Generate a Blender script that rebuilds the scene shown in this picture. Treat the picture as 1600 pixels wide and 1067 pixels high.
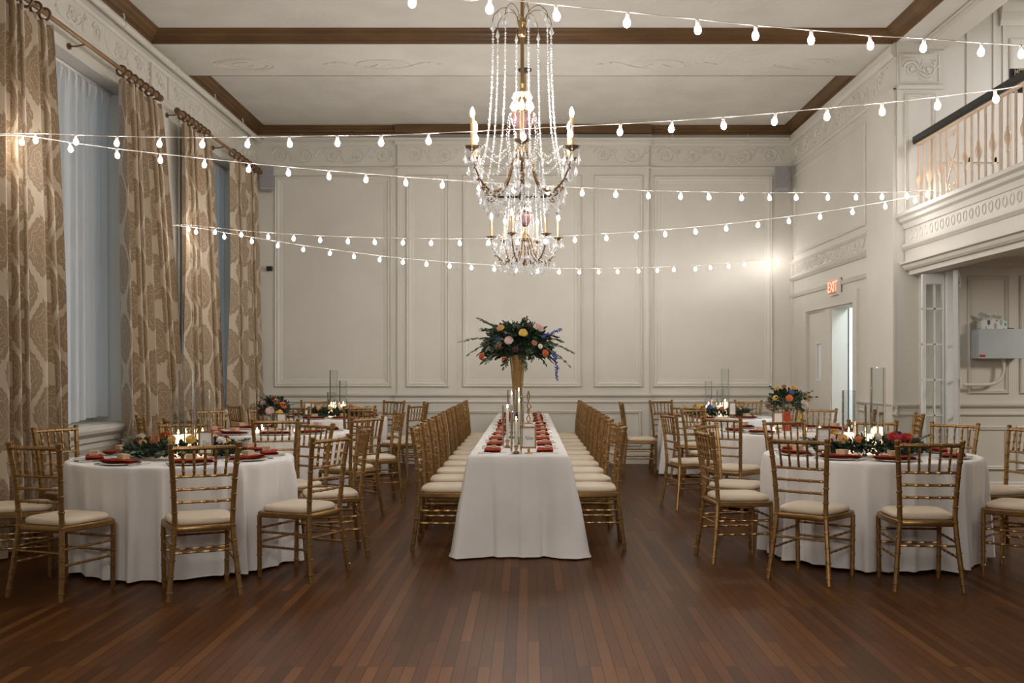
import bpy, math, random
from mathutils import Vector, Matrix
random.seed(7)
PI = math.pi
S = bpy.context.scene
C = S.collection
for o in list(bpy.data.objects): bpy.data.objects.remove(o)

# ------------------------------------------------------------------ camera
cam_d = bpy.data.cameras.new('camera'); cam = bpy.data.objects.new('camera', cam_d); C.objects.link(cam)
cam.location = (0, 0, 1.37); cam.rotation_euler = (PI/2, 0, 0)
cam_d.sensor_width = 36; cam_d.lens = 1556/1600*36
cam_d.shift_x = -25/1600; cam_d.shift_y = 44.5/1600
cam_d.clip_start = .05; cam_d.clip_end = 100
S.camera = cam
# ------------------------------------------------------------------ world, lamps, exposure
S.view_settings.view_transform = 'Standard'; S.view_settings.look = 'None'
S.view_settings.gamma = 1; S.view_settings.use_curve_mapping = False
S.view_settings.exposure = 0.30
W = bpy.data.worlds.new('world'); S.world = W; W.use_nodes = True
W.node_tree.nodes['Background'].inputs[0].default_value = (.50, .60, .68, 1)
W.node_tree.nodes['Background'].inputs[1].default_value = .8
def lamp(name, typ, loc, power, col=(1, 1, 1), size=.3, size_y=None, rot=(0, 0, 0)):
    d = bpy.data.lights.new(name, typ); d.energy = power; d.color = col
    if typ == 'AREA':
        d.size = size
        if size_y: d.shape = 'RECTANGLE'; d.size_y = size_y
    elif typ in ('POINT', 'SPOT'): d.shadow_soft_size = size
    o = bpy.data.objects.new(name, d); C.objects.link(o); o.location = loc; o.rotation_euler = rot
    return o
NEUT = (1, .94, .87)
# unseen fill lamps added for foreground and table fronts, then side rooms' ceiling lamps
lamp('front_fill_light', 'AREA', (0, 3.2, 4.7), 30, NEUT, 1.4, 1.0).data.spread = math.radians(80)
lamp('rear_fill_light', 'AREA', (0, -1.8, 3.3), 26, NEUT, 2.4, 1.2, (math.radians(72), 0, 0)).data.spread = math.radians(75)
lamp('lobby_ceiling_light', 'AREA', (6.2, 8.3, 2.5), 55, (1, .92, .82), .8)
lamp('mezzanine_ceiling_light', 'AREA', (6.2, 8.2, 5.2), 95, (.92, .93, 1), .8)
lamp('corridor_ceiling_light', 'AREA', (5.0, 12.4, 3.0), 95, (.72, .88, 1), .9)

# ------------------------------------------------------------------ materials
def mat(name, col=(.5, .5, .5), rough=.5, metal=0, **k):
    m = bpy.data.materials.new(name); m.use_nodes = True
    b = m.node_tree.nodes['Principled BSDF']
    b.inputs['Base Color'].default_value = (*col, 1); b.inputs['Roughness'].default_value = rough
    b.inputs['Metallic'].default_value = metal
    for kk, v in k.items():
        b.inputs[kk.replace('_', ' ')].default_value = v
    return m
def nd(m, typ, **k):
    n = m.node_tree.nodes.new(typ)
    for a, v in k.items(): setattr(n, a, v)
    return n
def lk(m, a, b): m.node_tree.links.new(a, b)
def bsdf(m): return m.node_tree.nodes['Principled BSDF']
def mathn(m, op, a, b=None, c=None):
    n = nd(m, 'ShaderNodeMath', operation=op)
    for i, v in enumerate((a, b, c)):
        if v is None: continue
        if isinstance(v, (int, float)): n.inputs[i].default_value = v
        else: lk(m, v, n.inputs[i])
    return n.outputs[0]
def ramp(m, fac, stops):
    r = nd(m, 'ShaderNodeValToRGB'); e = r.color_ramp.elements
    while len(e) < len(stops): e.new(.5)
    for i, (p, c) in enumerate(stops): e[i].position = p; e[i].color = (*c, 1)
    lk(m, fac, r.inputs[0]); return r.outputs[0]
def coords(m, kind='Object', scale=(1, 1, 1), rot=(0, 0, 0)):
    t = nd(m, 'ShaderNodeTexCoord'); mp = nd(m, 'ShaderNodeMapping')
    mp.inputs['Scale'].default_value = scale; mp.inputs['Rotation'].default_value = rot
    lk(m, t.outputs[kind], mp.inputs[0]); return mp.outputs[0]
def noisy(name, c0, c1, scale=5, rough=.6, metal=0, bump=0, bscale=60, dist=.01, lo=.35, hi=.65, stretch=(1, 1, 1), **k):
    m = mat(name, c0, rough, metal, **k); v = coords(m, scale=stretch)
    n = nd(m, 'ShaderNodeTexNoise'); n.inputs['Scale'].default_value = scale; n.inputs['Detail'].default_value = 5
    lk(m, v, n.inputs['Vector'])
    lk(m, ramp(m, n.outputs[0], [(lo, c0), (hi, c1)]), bsdf(m).inputs['Base Color'])
    if bump:
        n2 = nd(m, 'ShaderNodeTexNoise'); n2.inputs['Scale'].default_value = bscale; n2.inputs['Detail'].default_value = 3
        lk(m, v, n2.inputs['Vector'])
        bp = nd(m, 'ShaderNodeBump'); bp.inputs['Strength'].default_value = bump; bp.inputs['Distance'].default_value = dist
        lk(m, n2.outputs[0], bp.inputs['Height']); lk(m, bp.outputs[0], bsdf(m).inputs['Normal'])
    return m
M = {}
M['wall'] = noisy('cream_paint', (.60, .565, .50), (.64, .605, .535), 1.2, .55, bump=.15, bscale=9, dist=.01)
M['ceil'] = noisy('ceiling_plaster', (.60, .57, .51), (.66, .63, .57), 2.0, .8, bump=.5, bscale=14, dist=.012)
M['bwood'] = noisy('brown_crown_paint', (.105, .054, .020), (.155, .082, .031), 6, .45, bump=.1, Specular_IOR_Level=.3, stretch=(.3, .3, 1))
M['gold'] = noisy('gold_chair_paint', (.27, .150, .050), (.36, .210, .080), 25, .36, .75, bump=.1, bscale=200, dist=.001)
M['cush'] = noisy('ivory_vinyl', (.62, .51, .38), (.68, .57, .43), 4, .5)
M['cloth'] = noisy('white_linen', (.74, .70, .67), (.80, .76, .73), 3, .85, bump=.12, bscale=350, dist=.002)
M['brass'] = noisy('polished_brass', (.50, .34, .15), (.60, .42, .20), 12, .22, .95)
M['bronze'] = noisy('aged_bronze', (.15, .085, .038), (.24, .14, .06), 40, .35, .8)
M['sleeve'] = noisy('gilded_candle_sleeve', (.50, .31, .15), (.58, .38, .20), 10, .5, .3)
M['rod'] = noisy('walnut_rod_gloss', (.20, .10, .035), (.32, .17, .06), 20, .3, .2, stretch=(1, .2, 1))
M['ring'] = noisy('carved_ring_wood', (.08, .035, .012), (.16, .08, .025), 60, .4)
M['white'] = noisy('white_gloss_paint', (.68, .67, .64), (.72, .71, .68), 2, .4)
M['china'] = mat('white_china', (.78, .76, .73), .15)
M['silver'] = noisy('stainless_cutlery', (.55, .54, .52), (.65, .64, .62), 30, .25, 1)
M['rust'] = noisy('rust_linen_napkin', (.25, .026, .011), (.36, .040, .014), 14, .95, bump=.3, bscale=300, dist=.002, Specular_IOR_Level=.1)
M['kraft'] = noisy('kraft_card', (.52, .36, .22), (.60, .43, .27), 30, .8)
M['twine'] = mat('twine_band', (.75, .68, .55), .9)
M['wax'] = mat('ivory_wax', (.85, .78, .68), .45, Subsurface_Weight=.2)
M['leaf'] = noisy('deep_green_leaf', (.009, .023, .012), (.028, .055, .024), 30, .5)
M['olive'] = noisy('olive_leaf', (.06, .085, .05), (.16, .19, .12), 30, .55)
M['stem'] = noisy('green_stem', (.05, .06, .025), (.09, .10, .04), 30, .7)
M['black'] = noisy('black_satin', (.008, .008, .008), (.016, .016, .015), 20, .4)
M['greybox'] = noisy('grey_speaker_shell', (.30, .28, .29), (.34, .32, .33), 20, .5)
M['cream_iron'] = noisy('cream_painted_iron', (.60, .44, .31), (.68, .51, .37), 12, .45)
M['bluegrey'] = noisy('pale_blue_grey_enamel', (.42, .47, .48), (.45, .50, .51), 5, .4)
M['red'] = mat('red_plastic', (.45, .015, .012), .5)
M['redvase'] = noisy('red_glass_vase', (.42, .05, .02), (.5, .07, .03), 10, .1)
def glassmat(name, col=(1, 1, 1), rough=0.0, trans=.55):
    m = bpy.data.materials.new(name); m.use_nodes = True; t = m.node_tree; t.nodes.clear()
    out = nd(m, 'ShaderNodeOutputMaterial'); mx = nd(m, 'ShaderNodeMixShader'); tr = nd(m, 'ShaderNodeBsdfTransparent')
    gl = nd(m, 'ShaderNodeBsdfGlossy'); gl.inputs['Roughness'].default_value = max(rough, .03)
    fr = nd(m, 'ShaderNodeLayerWeight'); fr.inputs[0].default_value = trans
    tr.inputs[0].default_value = (*col, 1)
    lk(m, fr.outputs['Fresnel'], mx.inputs[0]); lk(m, tr.outputs[0], mx.inputs[1]); lk(m, gl.outputs[0], mx.inputs[2]); lk(m, mx.outputs[0], out.inputs[0])
    return m
M['glass'] = glassmat('clear_glass', (.97, .98, .98), 0, .25)
M['pane'] = glassmat('window_pane', (.93, .96, .97), 0, .2)
M['crystal'] = mat('cut_crystal', (1, 1, 1), .05, Transmission_Weight=.5, IOR=1.6)
bsdf(M['crystal']).inputs['Specular IOR Level'].default_value = 1.0
def emis(name, col, s):
    m = mat(name, (.8, .8, .8), .4); b = bsdf(m)
    b.inputs['Emission Color'].default_value = (*col, 1); b.inputs['Emission Strength'].default_value = s; return m
M['bulb'] = emis('lit_globe_bulb', (1, .97, .93), 125)
M['cbulb'] = emis('lit_candle_bulb', (1, .95, .90), 680)
M['flame'] = emis('candle_flame', (1, .55, .22), 40)
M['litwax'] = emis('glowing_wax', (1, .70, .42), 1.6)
M['exit'] = emis('lit_exit_face', (1, .12, .03), 2.5)
M['exitw'] = mat('exit_face', (.62, .30, .20), .5)
M['cord'] = mat('white_cord', (.62, .55, .50), .6)
M['wire'] = mat('fine_wire', (.25, .16, .08), .3, .9)

def floor_mat():
    m = mat('dark_oak_strip_floor', (.07, .03, .015), .36)
    bsdf(m).inputs['Specular IOR Level'].default_value = .06
    v = coords(m, rot=(0, 0, PI/2))
    br = nd(m, 'ShaderNodeTexBrick', offset=.37, offset_frequency=3)
    br.inputs['Scale'].default_value = 1; br.inputs['Brick Width'].default_value = 1.15; br.inputs['Row Height'].default_value = .057
    br.inputs['Mortar Size'].default_value = .0022; br.inputs['Mortar Smooth'].default_value = .3; br.inputs['Bias'].default_value = 0
    br.inputs['Color1'].default_value = (0, 0, 0, 1); br.inputs['Color2'].default_value = (1, 1, 1, 1); br.inputs['Mortar'].default_value = (.5, .5, .5, 1)
    lk(m, v, br.inputs['Vector'])
    base = ramp(m, br.outputs['Color'], [(0, (.052, .0175, .0036)), (.35, (.074, .0255, .0055)), (.75, (.092, .0330, .0075)), (1, (.124, .048, .012))])
    v2 = coords(m, scale=(22, .9, 1)); n = nd(m, 'ShaderNodeTexNoise'); n.inputs['Scale'].default_value = 4; n.inputs['Detail'].default_value = 6
    lk(m, v2, n.inputs['Vector'])
    g = ramp(m, n.outputs[0], [(.3, (.90, .89, .88)), (.7, (1.06, 1.05, 1.04))])
    v3 = coords(m); n3 = nd(m, 'ShaderNodeTexNoise'); n3.inputs['Scale'].default_value = .9; n3.inputs['Detail'].default_value = 1; lk(m, v3, n3.inputs['Vector'])
    wear = ramp(m, n3.outputs[0], [(.3, (.92, .92, .92)), (.7, (1.1, 1.1, 1.1))])
    def mul(a, b, f=1):
        x = nd(m, 'ShaderNodeMix', data_type='RGBA', blend_type='MULTIPLY'); x.inputs['Factor'].default_value = f
        lk(m, a, x.inputs[6]); lk(m, b, x.inputs[7]); return x.outputs[2]
    c = mul(mul(base, g), wear)
    mo = nd(m, 'ShaderNodeMix', data_type='RGBA'); lk(m, br.outputs['Fac'], mo.inputs['Factor']); lk(m, c, mo.inputs[6]); mo.inputs[7].default_value = (.012, .006, .003, 1)
    lk(m, mo.outputs[2], bsdf(m).inputs['Base Color'])
    bp = nd(m, 'ShaderNodeBump'); bp.inputs['Strength'].default_value = .1; bp.inputs['Distance'].default_value = .001; bp.invert = True
    lk(m, br.outputs['Fac'], bp.inputs['Height']); lk(m, bp.outputs[0], bsdf(m).inputs['Normal'])
    return m
M['floor'] = floor_mat()
def damask():
    m = mat('gold_damask_fabric', (.4, .3, .18), .55)
    bsdf(m).inputs['Sheen Weight'].default_value = .2
    t = nd(m, 'ShaderNodeUVMap'); sp = nd(m, 'ShaderNodeSeparateXYZ'); lk(m, t.outputs[0], sp.inputs[0])
    P, Q = .46, .66
    n = nd(m, 'ShaderNodeTexNoise'); n.inputs['Scale'].default_value = 9; lk(m, t.outputs[0], n.inputs['Vector'])
    wob = mathn(m, 'MULTIPLY', mathn(m, 'SUBTRACT', n.outputs[0], .5), .8)
    a = mathn(m, 'MULTIPLY', sp.outputs[0], 2*PI/P); b = mathn(m, 'MULTIPLY', sp.outputs[1], 2*PI/Q)
    ca = mathn(m, 'COSINE', a); cb = mathn(m, 'COSINE', b)
    g = mathn(m, 'ADD', ca, cb)
    # scalloped edge of the medallions
    sc = mathn(m, 'MULTIPLY', mathn(m, 'SINE', mathn(m, 'MULTIPLY', a, 7)), mathn(m, 'SINE', mathn(m, 'MULTIPLY', b, 7)))
    gs = mathn(m, 'ADD', mathn(m, 'ADD', mathn(m, 'ABSOLUTE', g), mathn(m, 'MULTIPLY', sc, .13)), mathn(m, 'MULTIPLY', wob, .12))
    med = mathn(m, 'GREATER_THAN', gs, .36)
    # fine scroll lines inside a medallion
    sv = mathn(m, 'SINE', mathn(m, 'ADD', mathn(m, 'MULTIPLY', mathn(m, 'ABSOLUTE', g), 15), mathn(m, 'MULTIPLY', mathn(m, 'MULTIPLY', mathn(m, 'SINE', mathn(m, 'MULTIPLY', a, 3)), mathn(m, 'SINE', mathn(m, 'MULTIPLY', b, 4))), 3.2)))
    line = mathn(m, 'GREATER_THAN', sv, .93)
    vo = nd(m, 'ShaderNodeTexVoronoi'); vo.inputs['Scale'].default_value = 55; lk(m, t.outputs[0], vo.inputs['Vector'])
    dots = mathn(m, 'LESS_THAN', vo.outputs[0], .26)
    inner = mathn(m, 'GREATER_THAN', gs, .66)
    det = mathn(m, 'MULTIPLY', mathn(m, 'MAXIMUM', line, dots), inner)
    fac = mathn(m, 'SUBTRACT', med, mathn(m, 'MULTIPLY', det, .8))
    lk(m, ramp(m, fac, [(0, (.47, .375, .265)), (1, (.27, .18, .10))]), bsdf(m).inputs['Base Color'])
    return m
M['damask'] = damask()
def sheer():
    m = bpy.data.materials.new('white_sheer_voile'); m.use_nodes = True; m.node_tree.nodes.clear()
    out = nd(m, 'ShaderNodeOutputMaterial'); m1 = nd(m, 'ShaderNodeMixShader'); m2 = nd(m, 'ShaderNodeMixShader')
    d = nd(m, 'ShaderNodeBsdfDiffuse'); d.inputs[0].default_value = (.80, .78, .76, 1)
    t = nd(m, 'ShaderNodeBsdfTranslucent'); t.inputs[0].default_value = (.70, .72, .74, 1)
    tr = nd(m, 'ShaderNodeBsdfTransparent'); m1.inputs[0].default_value = .42; m2.inputs[0].default_value = .22
    lk(m, d.outputs[0], m1.inputs[1]); lk(m, t.outputs[0], m1.inputs[2]); lk(m, m1.outputs[0], m2.inputs[1]); lk(m, tr.outputs[0], m2.inputs[2]); lk(m, m2.outputs[0], out.inputs[0])
    return m
M['sheer'] = sheer()

# ------------------------------------------------------------------ mesh helpers
def cr(pts, n=4):
    P = [Vector(p) for p in pts]; out = []
    for i in range(len(P)-1):
        a = P[max(i-1, 0)]; b = P[i]; c = P[i+1]; d = P[min(i+2, len(P)-1)]
        for k in range(n):
            t = k/n
            out.append(.5*((2*b)+(c-a)*t+(2*a-5*b+4*c-d)*t*t+(3*b-a-3*c+d)*t*t*t))
    out.append(P[-1]); return out
class MB:
    def __init__(s): s.v = []; s.f = []; s.uv = None
    def add(s, v, f):
        b = len(s.v); s.v += [tuple(x) for x in v]; s.f += [tuple(i+b for i in q) for q in f]; return s
    def box(s, x0, x1, y0, y1, z0, z1):
        return s.add([(x, y, z) for z in (z0, z1) for y in (y0, y1) for x in (x0, x1)],
                     [(0, 2, 3, 1), (4, 5, 7, 6), (0, 1, 5, 4), (2, 6, 7, 3), (0, 4, 6, 2), (1, 3, 7, 5)])
    def tube(s, pts, r, n=8, cap=True):
        P = [Vector(p) for p in pts]; rr = r if isinstance(r, (list, tuple)) else [r]*len(P)
        V = []; F = []; up = None
        for i, p in enumerate(P):
            t = (P[min(i+1, len(P)-1)]-P[max(i-1, 0)])
            t = t.normalized() if t.length > 1e-9 else Vector((0, 0, 1))
            if up is None:
                up = Vector((0, 0, 1)) if abs(t.z) < .9 else Vector((1, 0, 0))
            a = (up-t*up.dot(t)); a = a.normalized() if a.length > 1e-6 else t.orthogonal().normalized()
            up = a; b = t.cross(a)
            for k in range(n):
                q = 2*PI*k/n; V.append(p+(a*math.cos(q)+b*math.sin(q))*rr[i])
        for i in range(len(P)-1):
            for k in range(n):
                F.append((i*n+k, i*n+(k+1) % n, (i+1)*n+(k+1) % n, (i+1)*n+k))
        if cap: F.append(tuple(range(n-1, -1, -1))); F.append(tuple((len(P)-1)*n+k for k in range(n)))
        return s.add(V, F)
    def bam(s, pts, r, gap=.1, n=8, off=.05):
        P = [Vector(p) for p in pts]; cum = [0]
        for i in range(1, len(P)): cum.append(cum[-1]+(P[i]-P[i-1]).length)
        L = cum[-1]; st = [(c, 1) for c in cum]; q = off
        while q < L-.015:
            st = [x for x in st if abs(x[0]-q) > .009 or x[0] in (0, L)]
            st += [(q-.007, 1), (q-.004, 1.25), (q+.004, 1.25), (q+.007, 1)]; q += gap
        st.sort(); Q = []; R = []
        for c, k in st:
            j = 0
            while j < len(P)-2 and cum[j+1] < c: j += 1
            f = (c-cum[j])/max(cum[j+1]-cum[j], 1e-9); Q.append(P[j].lerp(P[j+1], min(max(f, 0), 1))); R.append(r*k)
        return s.tube(Q, R, n)
    def lathe(s, prof, n=24, c=(0, 0, 0), wob=None):
        V = []; F = []
        for (r, z) in prof:
            for k in range(n):
                q = 2*PI*k/n; rr = r*(1+(wob(q, z) if wob else 0)); V.append((c[0]+rr*math.cos(q), c[1]+rr*math.sin(q), c[2]+z))
        for i in range(len(prof)-1):
            for k in range(n): F.append((i*n+k, i*n+(k+1) % n, (i+1)*n+(k+1) % n, (i+1)*n+k))
        if prof[0][0] > 1e-5: F.append(tuple(range(n-1, -1, -1)))
        if prof[-1][0] > 1e-5: F.append(tuple((len(prof)-1)*n+k for k in range(n)))
        return s.add(V, F)
    def ball(s, c, r, n=8, sz=1):
        return s.lathe([(r*math.sin(PI*i/(n//2+1))if 0 < i < n//2+1 else 1e-6, -r*sz*math.cos(PI*i/(n//2+1))) for i in range(n//2+2)], n, c)
    def slab(s, outline, levels):       # levels: (inset, z)
        V = []; F = []; n = len(outline); cx = sum(p[0] for p in outline)/n; cy = sum(p[1] for p in outline)/n
        for (ins, z) in levels:
            for (x, y) in outline:
                d = math.hypot(x-cx, y-cy); k = (d-ins)/d; V.append((cx+(x-cx)*k, cy+(y-cy)*k, z))
        for i in range(len(levels)-1):
            for k in range(n): F.append((i*n+k, i*n+(k+1) % n, (i+1)*n+(k+1) % n, (i+1)*n+k))
        F.append(tuple(range(n-1, -1, -1))); F.append(tuple((len(levels)-1)*n+k for k in range(n)))
        return s.add(V, F)
    def grid(s, fn, nu, nv, close=False):
        V = [fn(i/nu, j/nv) for j in range(nv+1) for i in range(nu+(0 if close else 1))]
        w = nu if close else nu+1; F = []
        for j in range(nv):
            for i in range(nu): F.append((j*w+i, j*w+(i+1) % w, (j+1)*w+(i+1) % w, (j+1)*w+i))
        return s.add(V, F)
    def mesh(s, name, m, smooth=True, ang=40):
        me = bpy.data.meshes.new(name); me.from_pydata(s.v, [], s.f); me.update()
        if m: me.materials.append(m)
        if smooth:
            me.shade_smooth()
            try: me.set_sharp_from_angle(angle=math.radians(ang))
            except Exception: pass
        return me
    def build(s, name, m, parent=None, smooth=True, ang=40):
        return link(name, s.mesh(name, m, smooth, ang), parent)
def link(name, me, parent=None, loc=None):
    o = bpy.data.objects.new(name, me); C.objects.link(o)
    if parent: o.parent = parent
    if loc: o.location = loc
    return o
def tag(o, label=None, cat=None, group=None, kind=None):
    if label: o['label'] = label
    if cat: o['category'] = cat
    if group: o['group'] = group
    if kind: o['kind'] = kind
    return o
def thing(name, label, cat, loc=(0, 0, 0), rz=0, group=None):
    o = bpy.data.objects.new(name, None); C.objects.link(o); o.empty_display_size = .1
    o.location = loc; o.rotation_euler = (0, 0, rz); return tag(o, label, cat, group)
def struct(name, mb, m, label=None, smooth=False):
    o = mb.build(name, m, None, smooth); return tag(o, label, None, None, 'structure')
def tree(o):
    return [(o, tree_children(o))]
KIDS = {}
def tree_children(o):
    if o.name not in KIDS: KIDS[o.name] = list(o.children)
    return KIDS[o.name]
def clone(o, parent=None):
    c = o.copy(); C.objects.link(c)
    if parent: c.parent = parent
    for ch in tree_children(o): clone(ch, c)
    return c
class Proto:                                  # first use returns the source itself, later uses a copy
    def __init__(s, root): s.root = root; s.used = False
    def put(s, loc, rz, label, group=None, scale=None):
        if not s.used: tree_children(s.root); o = s.root; s.used = True; walk(s.root)
        else: o = clone(s.root)
        o.location = loc; o.rotation_euler = (0, 0, rz); o['label'] = label
        if group: o['group'] = group
        if scale: o.scale = (scale,)*3
        return o
def walk(o):
    for c in tree_children(o): walk(c)
def text_mesh(txt, size, depth, m, shear=0, name='lettering'):
    cu = bpy.data.curves.new('t', 'FONT'); cu.body = txt; cu.size = size; cu.extrude = depth; cu.align_x = 'CENTER'; cu.align_y = 'CENTER'; cu.shear = shear
    o = bpy.data.objects.new('t', cu); C.objects.link(o)
    bpy.context.view_layer.update()
    me = bpy.data.meshes.new_from_object(o.evaluated_get(bpy.context.evaluated_depsgraph_get()))
    bpy.data.objects.remove(o); me.name = name; me.materials.clear(); me.materials.append(m); return me
# wall-mounted mouldings: plane = (origin, along, normal)
class PL:
    def __init__(s, O, U, N): s.O = Vector(O); s.U = Vector(U); s.N = Vector(N)
    def p(s, a, z, h): return s.O+s.U*a+s.N*h+Vector((0, 0, z))
BACK = PL((0, 14.6, 0), (1, 0, 0), (0, -1, 0)); MID = PL((0, 14.55, 0), (1, 0, 0), (0, -1, 0))
LEFT = PL((-3.98, 0, 0), (0, 1, 0), (1, 0, 0)); RIGHT = PL((3.865, 0, 0), (0, 1, 0), (-1, 0, 0))
MEZ = PL((0, 10.46, 0), (1, 0, 0), (0, -1, 0))
PF = [(0, -.002), (0, .014), (.012, .026), (.022, .014), (.032, .018), (.046, .006), (.046, -.002)]
def frame(mb, pl, a0, a1, z0, z1, prof=PF):
    V = []; n = len(prof)
    for (t, h) in prof:
        V += [pl.p(a0+t, z0+t, h), pl.p(a1-t, z0+t, h), pl.p(a1-t, z1-t, h), pl.p(a0+t, z1-t, h)]
    F = [(i*4+k, i*4+(k+1) % 4, (i+1)*4+(k+1) % 4, (i+1)*4+k) for i in range(n-1) for k in range(4)]
    mb.add(V, F)
def rail(mb, pl, a0, a1, prof):                # prof: (z, h)
    n = len(prof); V = [pl.p(a, z, h) for a in (a0, a1) for (z, h) in prof]
    F = [(k, (k+1) % n, n+(k+1) % n, n+k) for k in range(n)]+[tuple(range(n-1, -1, -1)), tuple(range(n, 2*n))]
    mb.add(V, F)
def vrail(mb, pl, a0, a1, z0, z1, h):          # flat vertical band
    V = [pl.p(a, z, hh) for hh in (-.002, h) for z in (z0, z1) for a in (a0, a1)]
    mb.add(V, [(0, 2, 3, 1), (4, 5, 7, 6), (0, 1, 5, 4), (2, 6, 7, 3), (0, 4, 6, 2), (1, 3, 7, 5)])
CHAIRRAIL = [(.885, -.002), (.885, .008), (.90, .022), (.915, .022), (.93, .01), (.965, .01), (.98, .03), (1.0, .045), (1.015, .045), (1.02, -.002)]
BASE = [(0, -.002), (0, .022), (.15, .022), (.165, .014), (.185, .012), (.2, -.002)]
def scrolls(mb, pl, a0, a1, z0, z1, cell=.42, seed=1):
    R = random.Random(seed); n = max(1, round((a1-a0)/cell)); w = (a1-a0)/n; H = z1-z0
    for i in range(n):
        ca = a0+w*(i+.5); cz = (z0+z1)/2; sg = 1 if i % 2 else -1
        pts = []
        for k in range(34):
            t = k/33; r = min(w*.48, H*.46)*(1-.86*t); q = -PI*.9*sg+sg*t*PI*3.6
            pts.append(pl.p(ca+r*math.cos(q)*1.05, cz+r*math.sin(q), .0))
        mb.tube(pts, [.016-.008*k/33 for k in range(34)], 5)
        for k in range(3, 30, 4):
            p = pts[k]; mb.ball(p, .017, 6, 1.3)
        mb.ball(pl.p(ca, cz, 0), .028, 6)
        st = cr([pl.p(ca-w*.5, z0+H*(.1 if sg > 0 else .9), 0), pl.p(ca-w*.2, z0+H*(.06 if sg > 0 else .94), 0), pl.p(ca+w*.25, z0+H*(.2 if sg > 0 else .8), 0), pl.p(ca+w*.5, z0+H*(.9 if sg > 0 else .1), 0)], 5)
        mb.tube(st, .011, 5)
        for k in range(3):
            q = R.uniform(0, 6.28); rr = H*.42
            mb.tube([pl.p(ca+w*.42, cz, 0), pl.p(ca+w*.42+.06*math.cos(q), cz+.07*math.sin(q), .0), pl.p(ca+w*.42+.11*math.cos(q+.4), min(max(cz+.11*math.sin(q+.4), z0+.01), z1-.01), 0)], [.006, .018, .003], 5)

# ================================================================== the room
XL, XR, YB, ZS, ZC = -3.98, 3.865, 14.6, 4.81, 4.93
struct('floor', MB().box(-4.5, 8.2, -3.2, 15.2, -.1, 0), M['floor'], 'dark brown narrow strip wood floor')
b = MB(); b.box(-4.6, 5.9, YB, YB+.2, 0, 5.3); b.box(-1.91, 1.77, 14.55, YB, 0, 4.81)
struct('wall_back', b, M['wall'], 'cream panelled wall at the far end of the hall')
# left wall with two window openings
b = MB(); X0 = -4.48
W1, W2 = (7.55, 9.97), (11.42, 13.75)
for (y0, y1) in ((-3.2, W1[0]), (W1[1], W2[0]), (W2[1], YB)): b.box(X0, XL, y0, y1, 0, 5.3)
for (y0, y1) in (W1, W2): b.box(X0, XL, y0, y1, 4.12, 5.3); b.box(X0, XL, y0, y1, 0, .83)
struct('wall_left', b, M['wall'], 'cream wall with the tall windows')
# right wall with double door opening
b = MB(); XW = XR+.2
for (y0, y1, z0) in ((10.46, 11.77, 0), (11.77, 12.66, 2.15), (12.66, 12.93, 0), (12.93, 13.76, 2.15), (13.76, YB, 0)): b.box(XR, XW, y0, y1, z0, 5.3)
struct('wall_right', b, M['wall'], 'cream panelled wall with the side door')
b = MB(); b.box(XW, 8.2, 10.46, 10.7, 0, 5.3)
struct('wall_lobby', b, M['wall'], 'cream panelled wall of the lobby and mezzanine')
b = MB(); b.box(-4.6, 8.4, -3.4, -3.2, 0, 5.4); struct('wall_front', b, M['wall'])
b = MB(); b.box(8.2, 8.4, -3.2, 10.7, 0, 5.4); struct('wall_far_right', b, M['wall'])
b = MB(); b.box(5.7, 5.9, 10.7, YB, 0, 3.3); b.box(XW, 5.9, 10.7, YB, 3.2, 3.3); struct('wall_corridor', b, M['wall'])
# ceiling: soffit bands and sunk panels
b = MB()
cof = ((11.64, 14.6), (5.6, 10.5), (-.6, 4.6))
for (y0, y1) in ((10.5, 11.64), (4.6, 5.6), (-3.2, -.6)): b.box(XL, XR, y0, y1, ZS, 5.3)
for (y0, y1) in cof: b.box(XL, XR, y0, y1, ZC, 5.3)
b.box(XR, 4.14, -3.2, 10.46, ZS, 5.3)
b.box(XL, XR, 10.5, 10.76, ZS-.008, ZS)
b.box(4.14, 8.2, -3.2, 10.46, 5.22, 5.3)
struct('ceiling', b, M['ceil'], 'pale textured plaster ceiling with sunk panels')
b = MB(); b.box(4.14, 4.37, -3.2, 10.46, 4.73, 5.22); b.box(4.11, 4.40, -3.2, 10.46, 4.78, 4.80)
struct('trim_1', b, M['wall'], 'cream beam above the mezzanine opening')
# brown crown mouldings
CP = [(0, ZS-.004), (.012, ZS+.0), (.022, ZS+.03), (.05, ZS+.036), (.062, ZS+.062), (.092, ZS+.076), (.112, ZS+.10), (.135, ZS+.104), (.14, ZC)]
def crown(y0, y1):
    V = []; b = MB()
    for (t, z) in CP: V += [(XL+t, y0+t, z), (XR-t, y0+t, z), (XR-t, y1-t, z), (XL+t, y1-t, z)]
    n = len(CP); b.add(V, [(i*4+k, i*4+(k+1) % 4, (i+1)*4+(k+1) % 4, (i+1)*4+k) for i in range(n-1) for k in range(4)])
    return b
for i, (y0, y1) in enumerate(cof):
    cb = crown(y0, y1)
    if i == 0: cb.box(-1.93, 1.79, 14.41, 14.47, ZS+.0, ZS+.11)
    struct('trim_%d' % (2+i), cb, M['bwood'], 'brown crown moulding around %s ceiling panel' % ('the far', 'the near', 'the rear')[i])
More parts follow.
